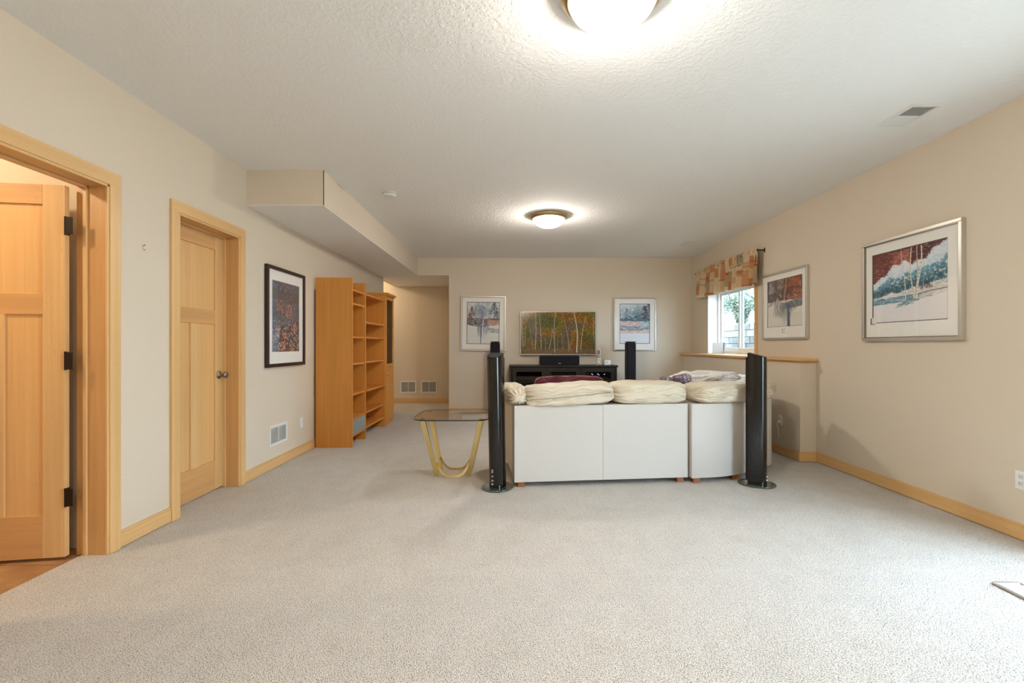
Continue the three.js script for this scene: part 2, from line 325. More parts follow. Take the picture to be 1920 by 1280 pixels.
// ---------------------------------------------------------------- registers and grilles (built flat, facing +z, then turned)
// hole [a0, a1, b0, b1] of a register of that size centred at (a, b)
function register(w, h, t, { slats = 12, bars = 1, pitch = 0.6, two = false, frame = M.grille, slatMat = M.grille, b = 0.026, sh = 0.0084, dp = 0.11 } = {}) {
  mesh('register_frame', [bx(-w / 2, w / 2, h / 2 - b, h / 2, 0, 0.009, 0.003), bx(-w / 2, w / 2, -h / 2, -h / 2 + b, 0, 0.009, 0.003), bx(-w / 2, -w / 2 + b, -h / 2 + b, h / 2 - b, 0, 0.009, 0.003), bx(w / 2 - b, w / 2, -h / 2 + b, h / 2 - b, 0, 0.009, 0.003)], frame, t);
  const W = w / 2 - b * 0.6, H = h / 2 - b * 0.6, q = 0.0015;                     // sheet-metal boot in the hole of the wall
  mesh('duct', [bx(-W, -W + q, -H, H, -dp, -0.0005, 0), bx(W - q, W, -H, H, -dp, -0.0005, 0), bx(-W, W, -H, -H + q, -dp, -0.0005, 0), bx(-W, W, H - q, H, -dp, -0.0005, 0), bx(-W, W, -H, H, -dp - q, -dp, 0)], M.duct, t);
  for (let k = 1; k <= bars; k++) { const x = -w / 2 + b + (w - 2 * b) * k / (bars + 1); mesh('register_bar', bx(x - 0.005, x + 0.005, -h / 2 + b, h / 2 - b, 0.001, 0.0085, 0.001), frame, t); }
  for (let i = 0; i < slats; i++) {
    const y = -h / 2 + b + (h - 2 * b) * (i + 0.5) / slats, s = two && i < slats / 2 ? -1 : 1;
    mesh('slat', put(bx(-w / 2 + b, w / 2 - b, -sh / 2, sh / 2, -0.0007, 0.0007, 0), 0, y, 0.005, s * pitch), slatMat, t);
  }
}
function turned(t, rx, ry, rz) { t.rotation.set(rx, ry, rz, 'YXZ'); return t; }
{
  const g = thing('wall_register', 'white louvred wall register low on the left wall beside the closed door', 'air vent', [L, 0.32, -4.815], Math.PI / 2); register(0.366, 0.2, g, { slats: 12, pitch: 0.5, sh: 0.0092 });
  const a = thing('wall_register', 'left one of the two return grilles low on the far hall wall', 'air vent', [-2.165, 0.331, HB], 0); register(0.335, 0.255, a, { slats: 14 });
  copyOf(a, [-1.73, 0.331, HB], 0, 'right one of the two return grilles low on the far hall wall');
  const c = turned(thing('ceiling_register', 'white ceiling register above the large framed print, the nearer one', 'air vent', [2.65, CEIL, -3.228]), Math.PI / 2, 0, 0); register(0.2, 0.305, c, { slats: 22, bars: 0, two: true, pitch: 0.85 });
  const d = copyOf(c, [2.64, CEIL, -7.25], 0, 'white ceiling register in the far right corner above the window valance'); d.rotation.copy(c.rotation);
  const f = turned(thing('floor_register', 'metal floor register set in the carpet at the right edge of the photo', 'air vent', [2.485, 0.003, -2.27]), -Math.PI / 2, 0, 0); register(0.135, 0.33, f, { slats: 16, bars: 0, frame: M.silver, slatMat: M.white, b: 0.014 });
}

// ---------------------------------------------------------------- outlets
function outlet(name, label, pos, turn, { plug = false, kind = 'duplex' } = {}) {
  const t = thing(name, label, 'outlet', pos, turn);
  mesh('cover_plate', bx(-0.036, 0.036, -0.058, 0.058, 0, 0.006, 0.003), M.white, t);
  if (kind === 'duplex') for (const s of [-1, 1]) {
    const r = mesh('receptacle', put(bx(-0.017, 0.017, -0.014, 0.014, 0, 0.009, 0.006), 0, s * 0.021, 0), std(0xd9d9d6, 0.4), t);
    mesh('slot', [put(bx(-0.0075, -0.0055, -0.005, 0.005, 0.0088, 0.0094, 0), 0, s * 0.021, 0), put(bx(0.0055, 0.0075, -0.004, 0.004, 0.0088, 0.0094, 0), 0, s * 0.021, 0)], M.darkGap, r);
  } else mesh('jack', bx(-0.009, 0.009, -0.03, 0.03, 0, 0.0085, 0.002), M.white, t);
  if (plug) mesh('plug', [put(bx(-0.014, 0.014, -0.012, 0.012, 0.009, 0.032, 0.004), 0, -0.021, 0), new THREE.TubeGeometry(new THREE.CatmullRomCurve3([[0, -0.021, 0.03], [0, -0.05, 0.04], [0.004, -0.1, 0.03], [0.008, -0.2, 0.024]].map((p) => new THREE.Vector3(...p))), 20, 0.003, 8)], M.white, t);
  return t;
}
outlet('wall_outlet', 'white wall plate on the left wall between register and bookcase', [L, 0.347, -5.34], Math.PI / 2, { kind: 'jack' });
outlet('wall_outlet', 'white outlet with a plug in it on the half wall behind the sofa corner', [LX, 0.377, -5.345], -Math.PI / 2, { plug: true });
outlet('wall_outlet', 'white duplex outlet low on the right wall at the photo edge', [R, 0.369, -2.98], -Math.PI / 2);
{
  const t = thing('picture_hook', 'tiny brass picture hook alone on the left wall between the two doors', 'hook', [L, 1.82, -3.05], Math.PI / 2);
  mesh('hook', [new THREE.TubeGeometry(new THREE.CatmullRomCurve3([[0, 0.016, 0.002], [0, -0.012, 0.003], [0, -0.018, 0.01], [0, -0.01, 0.015]].map((p) => new THREE.Vector3(...p))), 16, 0.0025, 6)], M.brass, t);
  mesh('nail', put(cyl(0.0022, 0.0022, 0.02, 8), 0, 0.013, 0.008, 1.1), M.bronze, t);
}

// ---------------------------------------------------------------- pictures
function picture(name, label, pos, turn, w, h, o) {
  const t = thing(name, label, 'framed picture', pos, turn), { fw = 0.022, fd = 0.032, frame, m = [0.1, 0.1, 0.12, 0.1], print, line = null } = o;   // m: top, right, bottom, left mat
  const rail = (x0, x1, y0, y1) => [bx(x0, x1, y0, y1, 0, fd, 0.003)];
  mesh('frame', [...rail(-w / 2, w / 2, h / 2 - fw, h / 2), ...rail(-w / 2, w / 2, -h / 2, -h / 2 + fw), ...rail(-w / 2, -w / 2 + fw, -h / 2 + fw, h / 2 - fw), ...rail(w / 2 - fw, w / 2, -h / 2 + fw, h / 2 - fw)], frame, t);
  if (o.lip) mesh('frame_lip', [[-w / 2 + fw, w / 2 - fw, h / 2 - fw - 0.006, h / 2 - fw], [-w / 2 + fw, w / 2 - fw, -h / 2 + fw, -h / 2 + fw + 0.006], [-w / 2 + fw, -w / 2 + fw + 0.006, -h / 2 + fw, h / 2 - fw], [w / 2 - fw - 0.006, w / 2 - fw, -h / 2 + fw, h / 2 - fw]].map(([a, b, c, d]) => bx(a, b, c, d, 0.012, fd - 0.006, 0.001)), o.lip, t);
  const X = w / 2 - fw + 0.002, Y = h / 2 - fw + 0.002, x0 = -w / 2 + fw + m[3], x1 = w / 2 - fw - m[1], y0 = -h / 2 + fw + m[2], y1 = h / 2 - fw - m[0];
  const matShape = (x0, x1, y0, y1, notch) => {
    const s = new THREE.Shape([[-X, -Y], [X, -Y], [X, Y], [-X, Y]].map((p) => new THREE.Vector2(...p)));
    const hole = notch ? [[x0, y1], [x1, y1], [x1, y0], [x0 + notch * 0.8, y0], [x0 + notch * 0.8, y0 - notch * 0.25], [x0 - notch * 0.45, y0 - notch * 0.25], [x0 - notch * 0.45, y0 + notch], [x0, y0 + notch]] : [[x0, y1], [x1, y1], [x1, y0], [x0, y0]];
    s.holes.push(new THREE.Path(hole.map((p) => new THREE.Vector2(...p)))); return s;
  };
  mesh('mat_board', new THREE.ExtrudeGeometry(matShape(x0, x1, y0, y1, o.notch), { depth: 0.004, bevelEnabled: false }).translate(0, 0, 0.012), o.matMat ?? M.mat, t);
  if (line) { const e = line.w; mesh('mat_liner', new THREE.ExtrudeGeometry(matShape(x0 + e, x1 - e, y0 + e, y1 - e, o.notch), { depth: 0.003, bevelEnabled: false }).translate(0, 0, 0.0088), line.m, t, { label: 'dark thin inner mat line' }); }
  mesh('print', put(new THREE.PlaneGeometry(x1 - x0 + 0.03, y1 - y0 + 0.06), (x0 + x1) / 2, (y0 + y1) / 2 - (o.notch ? 0.012 : 0), 0.008), print, t, { keepUV: true });
  mesh('backing', bx(-X, X, -Y, Y, 0.002, 0.0075, 0), M.darkGap, t);
  mesh('glass', put(new THREE.PlaneGeometry(2 * X, 2 * Y), 0, 0, 0.0185), M.pane, t, { keepUV: true });
  if (o.roll) t.rotation.z = o.roll;
  return t;
}
// brush helpers for the prints
const mix = (a, b, k) => a.map((v, i) => v + (b[i] - v) * k);
const css = (c, a = 1) => `rgba(${c.map((v) => Math.round(v)).join(',')},${a})`;
function blob(c, x, y, rx, ry, col, a) {
  c.fillStyle = css(col, a); c.beginPath();
  const n = 14; for (let i = 0; i < n; i++) { const t = i / n * Math.PI * 2, k = rr(0.65, 1.25); c[i ? 'lineTo' : 'moveTo'](x + rx * k * Math.cos(t), y + ry * k * Math.sin(t)); }
  c.fill();
}
function stroke(c, pts, col, wd, a = 1) { c.strokeStyle = css(col, a); c.lineWidth = wd; c.lineCap = 'round'; c.lineJoin = 'round'; c.beginPath(); pts.forEach(([x, y], i) => c[i ? 'lineTo' : 'moveTo'](x, y)); c.stroke(); }
function dabs(c, n, f) { for (let i = 0; i < n; i++) f(rnd(), rnd()); }
function trunk(c, x, y0, y1, w, lean, col, dark) {
  let px = x; const pts = []; const n = 16;
  for (let i = 0; i <= n; i++) { const t = i / n; px = x + lean * t + Math.sin(t * 5 + x) * w * 0.9; pts.push([px, y0 + (y1 - y0) * t]); }
  for (let i = 0; i < n; i++) stroke(c, [pts[i], pts[i + 1]], col, w * (1 - 0.45 * i / n));
  for (let i = 0; i < n * 3; i++) { const p = pts[Math.floor(rnd() * n)]; stroke(c, [[p[0] - w * 0.3, p[1] + rr(-8, 8)], [p[0] + rr(-0.1, 0.3) * w, p[1] + rr(-8, 8)]], dark, Math.max(1, w * 0.12), 0.7); }
}
function fir(c, x, y, h, w, col, a) { for (let i = 0; i < 70; i++) { const t = rnd(), ww = w * t; blob(c, x + rr(-ww, ww) * 0.5, y - h + h * t, w * 0.1, h * 0.035, mix(col, [230, 235, 240], rnd() * 0.3), a); } stroke(c, [[x, y - h], [x, y]], col, w * 0.06, a); }
const printMat = (tex) => std(0xffffff, 0.75, { map: tex });

// 1: dense garden foliage in dabs (a plain stand-in print of the same colours)
const gardenTex = canvasTex(512, 640, (c, w, h) => {
  c.fillStyle = '#5b5f66'; c.fillRect(0, 0, w, h);
  const pal = [[92, 98, 108], [60, 66, 70], [120, 132, 148], [165, 170, 178], [70, 54, 50], [104, 78, 66], [46, 54, 44], [84, 100, 120]];
  dabs(c, 4200, (u, v) => { const p = pal[Math.floor(rnd() * pal.length)], x = u * w, y = v * h, d = u > 0.62 && v > 0.55 ? mix(p, [58, 40, 36], 0.75) : u < 0.28 && v > 0.5 ? mix(p, [120, 140, 180], 0.5) : v < 0.3 && v > 0.14 ? mix(p, [70, 52, 46], 0.5) : p; stroke(c, [[x, y], [x + rr(-9, 9), y + rr(-18, 18)]], d, rr(2, 6), 0.85); });
  dabs(c, 300, (u, v) => blob(c, w * (0.3 + 0.7 * u), h * (0.62 + 0.38 * v), 14, 16, mix([46, 34, 32], [84, 60, 54], rnd()), 0.55));
  for (const [x, y, r, n] of [[0.3, 0.36, 0.1, 26], [0.62, 0.42, 0.12, 44], [0.8, 0.66, 0.1, 40], [0.22, 0.7, 0.08, 26], [0.5, 0.78, 0.09, 30], [0.36, 0.93, 0.12, 50], [0.72, 0.92, 0.1, 30]]) dabs(c, n, (u, v) => blob(c, w * (x + (u - 0.5) * 2 * r), h * (y + (v - 0.5) * 1.5 * r), 7, 7, mix(rnd() < 0.6 ? [206, 84, 46] : [226, 150, 120], [232, 200, 186], rnd() * 0.5), 0.85));
  dabs(c, 200, (u, v) => blob(c, w * u, h * (0.55 + 0.45 * v), 8, 9, mix([150, 164, 182], [222, 222, 216], rnd()), 0.6));
});
// 2: misty pines above a thin waterfall
const fallTex = canvasTex(512, 660, (c, w, h) => {
  c.fillStyle = '#dcdbd2'; c.fillRect(0, 0, w, h);
  dabs(c, 160, (u, v) => blob(c, u * w, v * h * 0.5, 50, 34, mix([186, 200, 214], [216, 200, 200], u < 0.3 ? 1 : rnd()), 0.12));
  dabs(c, 150, (u, v) => blob(c, w * (0.46 + (u + rnd() + rnd() - 1.5) * 0.3), h * (0.25 + (v + rnd() + rnd() - 1.5) * 0.17), 24, 24, mix([112, 128, 146], [150, 164, 180], rnd()), 0.22));
  fir(c, w * 0.17, h * 0.4, h * 0.26, w * 0.26, [92, 52, 52], 0.55); fir(c, w * 0.1, h * 0.42, h * 0.14, w * 0.2, [104, 62, 58], 0.5);
  fir(c, w * 0.82, h * 0.3, h * 0.27, w * 0.34, [52, 70, 84], 0.6); fir(c, w * 0.9, h * 0.44, h * 0.2, w * 0.4, [62, 74, 92], 0.55); fir(c, w * 0.48, h * 0.4, h * 0.16, w * 0.16, [84, 94, 112], 0.5);
  dabs(c, 500, (u, v) => { const x = w * u, y = h * (0.08 + 0.34 * v); stroke(c, [[x, y], [x + rr(-10, 10), y + rr(4, 22)]], u < 0.3 ? mix([96, 52, 54], [190, 168, 170], rnd()) : u > 0.62 ? mix([36, 54, 68], [130, 150, 164], rnd()) : mix([92, 106, 124], [196, 206, 216], rnd()), rr(1, 4), 0.32 + 0.4 * v * rnd()); });
  dabs(c, 1300, (u, v) => { const x = u * w, y = h * (0.4 + v * 0.2 * (0.45 + 0.55 * (1 - Math.abs(u - 0.45) * 1.3))), p = u > 0.6 && v > 0.2 ? mix([150, 92, 74], [196, 128, 96], rnd()) : mix([44, 34, 40], [112, 96, 104], rnd()); stroke(c, [[x, y], [x + rr(6, 30), y + rr(-4, 4)]], p, rr(2, 6), 0.6); });
  dabs(c, 200, (u, v) => { const x = w * (0.62 + u * 0.38), y = h * (0.6 + v * 0.1 + 0.03 * u); stroke(c, [[x, y], [x + rr(5, 24), y + rr(-3, 5)]], mix([74, 82, 92], [140, 148, 156], rnd()), rr(2, 5), 0.6); });
  for (let i = 0; i < 150; i++) { const x = w * rr(0.33, 0.66), y = h * rr(0.52, 0.64), e = y + h * rr(0.05, 0.32) * (1 - Math.abs(x / w - 0.47) * 3.4); stroke(c, [[x, y], [x + rr(-4, 4), e]], mix([78, 92, 112], [150, 160, 176], rnd()), rr(1, 5), 0.45); }
  stroke(c, [[w * 0.5, h * 0.44], [w * 0.49, h * 0.58], [w * 0.47, h * 0.98]], [226, 232, 238], 13, 0.85); stroke(c, [[w * 0.44, h * 0.6], [w * 0.43, h * 0.96]], [60, 66, 80], 14, 0.55);
});
// 3: blue woods over a banded shore
const shoreTex = canvasTex(512, 660, (c, w, h) => {
  c.fillStyle = '#e4e6ea'; c.fillRect(0, 0, w, h);
  dabs(c, 520, (u, v) => { const k = Math.max(0, v - 0.1 + (u - 0.5) * 0.5); blob(c, u * w, v * h * 0.42, 20, 16, mix([200, 212, 218], mix([40, 66, 84], [96, 140, 158], rnd()), Math.min(1, k * 1.4)), 0.35); });
  fir(c, w * 0.25, h * 0.36, h * 0.22, w * 0.2, [70, 104, 120], 0.4); fir(c, w * 0.82, h * 0.42, h * 0.32, w * 0.5, [52, 58, 72], 0.6); fir(c, w * 0.95, h * 0.2, h * 0.18, w * 0.3, [44, 44, 58], 0.6);
  dabs(c, 900, (u, v) => { const x = u * w, y = h * (0.4 + v * 0.32), p = v < 0.16 ? mix([40, 58, 78], [90, 126, 150], rnd()) : v < 0.48 ? mix([176, 124, 112], [226, 200, 190], rnd()) : v < 0.8 ? mix([66, 68, 88], [130, 138, 156], rnd()) : mix([200, 140, 118], [230, 200, 190], rnd()); const q = u > 0.62 && v > 0.22 && v < 0.5 ? mix([90, 160, 160], [160, 190, 190], rnd()) : p; stroke(c, [[x, y], [x + rr(10, 60), y + rr(-5, 5)]], q, rr(3, 8), 0.5); });
  dabs(c, 60, (u, v) => stroke(c, [[u * w, h * (0.5 + v * 0.22)], [u * w + rr(20, 90), h * (0.5 + v * 0.22)]], [232, 236, 240], rr(2, 4), 0.7));
});
// 4: rust woods, slim trunk and a dark pool dripping into white
const rustTex = canvasTex(560, 700, (c, w, h) => {
  c.fillStyle = '#dedace'; c.fillRect(0, 0, w, h);
  dabs(c, 900, (u, v) => { const p = u > 0.45 ? mix([66, 30, 22], [128, 60, 34], rnd()) : mix([58, 46, 50], [104, 84, 84], rnd()); blob(c, u * w, v * h * 0.46, 20, 16, p, 0.5); });
  dabs(c, 70, (u, v) => { const x = w * (0.3 + 0.17 * u), y = h * (0.02 + v * 0.2); stroke(c, [[x, y], [x + rr(-8, 8), y + rr(10, 34)]], mix([214, 202, 166], [176, 160, 130], rnd()), rr(3, 9), 0.55); });
  dabs(c, 300, (u, v) => { const x = w * u, y = h * v * 0.44; stroke(c, [[x, y], [x + rr(-12, 12), y + rr(8, 30)]], mix(u > 0.45 ? [52, 24, 20] : [48, 40, 44], u > 0.45 ? [146, 74, 42] : [120, 104, 104], rnd()), rr(1, 4), 0.7); });
  dabs(c, 70, (u, v) => blob(c, w * (0.13 + (u - 0.5) * 0.14), h * (0.02 + v * 0.3), 8, 18, [190, 186, 190], 0.35));
  dabs(c, 150, (u, v) => { const x = w * (0.68 + u * 0.3), y = h * (0.3 + v * 0.2); stroke(c, [[x, y], [x + rr(14, 46), y + rr(-30, 6)]], mix([170, 88, 48], [222, 150, 100], rnd()), rr(2, 5), 0.7); });
  dabs(c, 80, (u, v) => blob(c, w * (0.76 + (u - 0.5) * 0.3), h * (0.06 + v * 0.16), 14, 10, mix([150, 70, 36], [190, 96, 52], rnd()), 0.6));
  stroke(c, [[w * 0.56, h * 0.0], [w * 0.54, h * 0.2], [w * 0.48, h * 0.5]], [206, 176, 148], 9); stroke(c, [[w * 0.48, h * 0.05], [w * 0.5, h * 0.3]], [150, 96, 66], 6); stroke(c, [[w * 0.56, h * 0.24], [w * 0.7, h * 0.02]], [140, 90, 60], 5);
  dabs(c, 260, (u, v) => { const x = w * (0.5 + u * 0.5), y = h * (0.5 + v * 0.12 - u * 0.03); blob(c, x, y, 18, 8, mix([50, 60, 76], [140, 150, 158], rnd()), 0.5); });
  for (let i = 0; i < 240; i++) { const k = rnd(), x = w * (0.02 + 0.95 * k), top = h * (0.52 - 0.05 * Math.sin(k * 6)), e = top + h * rr(0.02, 0.42) * Math.max(0.12, 1 - Math.abs(k - 0.5) * 2.6); stroke(c, [[x, top], [x + rr(-5, 5), e]], mix([60, 54, 62], [150, 148, 150], rnd()), rr(1, 6), 0.5); }
  stroke(c, [[w * 0.24, h * 0.62], [w * 0.3, h * 0.42], [w * 0.37, h * 0.5], [w * 0.46, h * 0.74]], [196, 190, 186], 26, 0.75); stroke(c, [[w * 0.18, h * 0.74], [w * 0.24, h * 0.52]], [188, 184, 182], 18, 0.7);
  dabs(c, 120, (u, v) => stroke(c, [[w * (0.22 + u * 0.24), h * (0.5 + v * 0.2)], [w * (0.24 + u * 0.24), h * (0.6 + v * 0.2)]], [96, 88, 96], 3, 0.4));
  stroke(c, [[w * 0.6, h * 0.56], [w * 0.61, h * 0.78], [w * 0.62, h * 1.0]], [52, 74, 104], 40, 0.8); stroke(c, [[w * 0.58, h * 0.6], [w * 0.57, h * 1]], [150, 168, 190], 7, 0.7);
});
// 5: teal hills, rust sky and birches over snow
const tealTex = canvasTex(900, 800, (c, w, h) => {
  c.fillStyle = '#e8e4e4'; c.fillRect(0, 0, w, h);
  const line = (u) => 0.36 - 0.3 * u + 0.05 * Math.sin(u * 11 + 0.6) + 0.022 * Math.sin(u * 37);
  for (let x = 0; x < w; x += 3) { c.fillStyle = css(mix([104, 44, 38], [66, 30, 32], x / w)); c.fillRect(x, 0, 4, Math.max(0, line(x / w) * h)); }
  dabs(c, 2600, (u, v) => { const y = v * (line(u) + 0.015); stroke(c, [[u * w, y * h], [u * w + rr(4, 34), y * h + rr(-9, 3)]], rnd() < 0.12 ? [206, 160, 150] : u > 0.3 && u < 0.52 && v > 0.25 ? mix([150, 70, 60], [196, 120, 104], rnd()) : u < 0.3 ? mix([74, 30, 28], [150, 62, 50], rnd()) : mix([40, 22, 26], [118, 54, 48], rnd()), rr(2, 8), 0.75); });
  const low = (u) => 0.6 - 0.14 * u + 0.012 * Math.sin(u * 20);
  dabs(c, 1500, (u, v) => { const t = v, y = line(u) + 0.01 + t * (low(u) - line(u)), b = 0.5 + 0.5 * Math.sin(u * 13 + t * 7); blob(c, u * w, y * h, rr(8, 22), rr(7, 15), t < 0.28 + 0.2 * b ? mix([234, 236, 240], [150, 196, 216], rnd() * (0.4 + t)) : mix(mix([86, 160, 190], [150, 204, 220], rnd()), [26, 82, 102], Math.min(1, t * t * 1.25 + 0.2 * rnd())), 0.5); });
  dabs(c, 420, (u, v) => { const y = low(u) - 0.015 - v * 0.075; stroke(c, [[u * w, y * h], [u * w + rr(-2, 2), (y + rr(0.02, 0.06)) * h]], mix([18, 46, 56], [52, 116, 130], rnd()), rr(2, 5), 0.6); });
  dabs(c, 420, (u, v) => { const x = w * (0.42 + 0.58 * u), y = h * (0.585 - 0.13 * u + v * 0.15); stroke(c, [[x, y], [x + rr(14, 60), y - rr(0, 12)]], mix([120, 124, 120], [226, 224, 214], Math.sqrt(rnd())), rr(2, 7), 0.55); });
  dabs(c, 420, (u, v) => { const x = w * u * 0.62, y = h * (0.63 + v * 0.075 - 0.02 * u); stroke(c, [[x, y], [x + rr(14, 60), y - 4]], mix([28, 78, 104], [120, 172, 192], rnd()), rr(2, 6), 0.65); });
  dabs(c, 120, (u, v) => { const x = w * u, y = h * (0.6 - 0.02 * u + 0.02 * v); stroke(c, [[x, y], [x + rr(10, 60), y - 5]], mix([190, 188, 180], [236, 232, 224], rnd()), 3, 0.6); });
  stroke(c, [[w * 0.62, h * 0.615], [w * 0.8, h * 0.59], [w, h * 0.575]], [86, 78, 76], 9, 0.75);
  dabs(c, 80, (u, v) => { const x = w * (0.34 + 0.22 * u), y = h * (0.71 + v * 0.045 - 0.03 * u); stroke(c, [[x, y], [x + rr(8, 34), y - 5]], mix([46, 96, 116], [150, 180, 186], rnd()), 5, 0.7); });
  dabs(c, 70, (u, v) => blob(c, w * (0.66 + u * 0.14), h * (0.52 + v * 0.04), 5, 4, [96, 40, 44], 0.7));
  const bark = [84, 72, 60];
  trunk(c, w * 0.475, h * 0.67, 0, 11, -44, [226, 218, 196], bark); trunk(c, w * 0.575, h * 0.66, 0, 18, -34, [222, 214, 194], bark); trunk(c, w * 0.6, h * 0.66, 0, 14, 30, [206, 196, 176], bark); trunk(c, w * 0.64, h * 0.66, 0, 22, 20, [230, 222, 204], bark); trunk(c, w * 0.69, h * 0.62, h * 0.2, 6, 14, [196, 196, 186], bark);
});
picture('framed_print', 'tall dark-framed print of dabbed garden colours on the left wall', [L, 1.481, -4.96], Math.PI / 2, 0.83, 0.984, { fw: 0.034, fd: 0.034, frame: M.darkFrame, m: [0.1, 0.085, 0.115, 0.085], print: printMat(gardenTex) });
picture('framed_print', 'silver-framed watercolour of misty pines and a waterfall, left of the television', [-0.506, 1.585, BACK], 0, 0.79, 0.965, { frame: M.champagne, lip: M.pewter, m: [0.085, 0.085, 0.1, 0.085], line: { w: 0.009, m: std(0x4b463f, 0.8) }, print: printMat(fallTex), roll: -0.012 });
picture('framed_print', 'silver-framed watercolour of blue woods above a banded shore, right of the television', [2.153, 1.573, BACK], 0, 0.745, 0.93, { frame: M.silver, m: [0.085, 0.085, 0.1, 0.085], line: { w: 0.009, m: std(0x6b6b6e, 0.8) }, print: printMat(shoreTex) });
{
  const p = picture('framed_print', 'medium silver-framed print of rust-brown woods, beside the window', [R, 1.665, -5.565], -Math.PI / 2, 0.915, 0.79, { fw: 0.024, frame: M.champagne, m: [0.062, 0.075, 0.125, 0.075], line: { w: 0.004, m: std(0x55504a, 0.8) }, print: printMat(rustTex) });
  const q = []; for (const [a, b, e, d] of [[-0.032, 0.036, 0.016, 0.02], [-0.032, 0.036, -0.02, -0.016], [-0.034, -0.028, -0.02, 0.02]]) q.push(bx(a, b, e, d, 0.0158, 0.0168, 0));
  mesh('mat_mark', q.map((g) => g.translate(0, -0.295, 0)), M.bronze, p, { label: 'small dark open square mark on the mat' });
}
picture('framed_print', 'large silver-framed print of birches, teal hills and snow on the right wall', [R, 1.666, -3.822], -Math.PI / 2, 0.956, 0.853, { fw: 0.026, fd: 0.036, frame: M.champagne, lip: M.pewter, m: [0.085, 0.1, 0.125, 0.075], line: { w: 0.006, m: std(0x55504a, 0.8) }, notch: 0.045, print: printMat(tealTex) });

// ---------------------------------------------------------------- television, console and what stands on it
const tvTex = canvasTex(1024, 580, (c, w, h) => {
  c.fillStyle = '#4a3c18'; c.fillRect(0, 0, w, h);
  dabs(c, 7000, (u, v) => {
    const f = vnoise(u, v, 7, 4, 301), g = vnoise(u, v, 11, 6, 302), m = Math.abs(v - 0.5) < 0.26 ? g : g * 0.4;
    let p = m > 0.6 ? mix([84, 64, 56], [134, 112, 104], rnd()) : f > 0.55 ? mix([130, 78, 10], [186, 112, 18], rnd()) : f > 0.35 ? mix([96, 84, 16], [142, 120, 24], rnd()) : mix([48, 56, 18], [92, 96, 28], rnd());
    if (v > 0.55) p = mix(p, [26, 30, 16], 0.5 * rnd() + (u > 0.8 ? 0.2 : 0)); if (rnd() < 0.2) p = mix(p, [20, 18, 12], 0.6);
    blob(c, u * w, v * h, rr(3, 8), rr(3, 7), p, 0.75);
  });
  dabs(c, 1100, (u, v) => stroke(c, [[u * w, h * (0.9 + v * 0.1)], [u * w + rr(-8, 8), h * (0.85 + v * 0.1)]], mix([60, 44, 36], [128, 92, 74], rnd()), 3, 0.7));
  for (let i = 0; i < 150; i++) { const x = rnd() * w, y = rr(0.05, 0.75) * h; stroke(c, [[x, y], [x + rr(-30, 30), y - rr(10, 34)]], mix([120, 108, 102], [176, 166, 160], rnd()), 1.5, 0.6); }
  const T = (x, b, t, wd, lean) => trunk(c, x * w, b * h, t * h, wd * 0.5, lean, mix([140, 132, 126], [186, 178, 166], rnd()), [60, 54, 50]);
  T(0.02, 0.82, 0, 16, 6); T(0.05, 0.8, 0.35, 9, 20); T(0.16, 0.88, 0.3, 10, -50); T(0.19, 0.88, 0, 12, 16); T(0.27, 0.88, 0.06, 13, -14); T(0.33, 0.88, 0.6, 8, -10); T(0.38, 0.87, 0.4, 11, 50); T(0.45, 0.96, 0, 20, 8); T(0.5, 0.9, 0.55, 9, -8); T(0.57, 0.9, 0.5, 9, -30); T(0.65, 0.92, 0.2, 14, -56); T(0.66, 0.88, 0.4, 10, 70); T(0.76, 0.95, 0, 30, -34); T(0.8, 0.88, 0.1, 13, 66); T(0.985, 0.66, 0.02, 12, -16);
});
{
  const t = thing('television', 'flat television with silver edge showing autumn birches, on the back wall', 'television', [0.803, 1.036, BACK + 0.001]);
  mesh('back_case', bx(-0.6, 0.6, 0.05, 0.68, 0, 0.045, 0.01), M.black, t);
  mesh('bezel', [bx(-0.655, 0.655, 0.742, 0.75, 0.04, 0.078, 0.002), bx(-0.655, 0.655, 0, 0.012, 0.04, 0.078, 0.002), bx(-0.655, -0.647, 0.012, 0.742, 0.04, 0.078, 0.002), bx(0.647, 0.655, 0.012, 0.742, 0.04, 0.078, 0.002)], M.silver, t);
  mesh('screen', put(new THREE.PlaneGeometry(1.294, 0.73), 0, 0.377, 0.074), std(0x050505, 0.12, { emissive: 0xffffff, emissiveMap: tvTex, emissiveIntensity: 0.72 }), t, { keepUV: true });
  mesh('screen_border', bx(-0.648, 0.648, 0.01, 0.743, 0.045, 0.0735, 0), M.black, t);
}
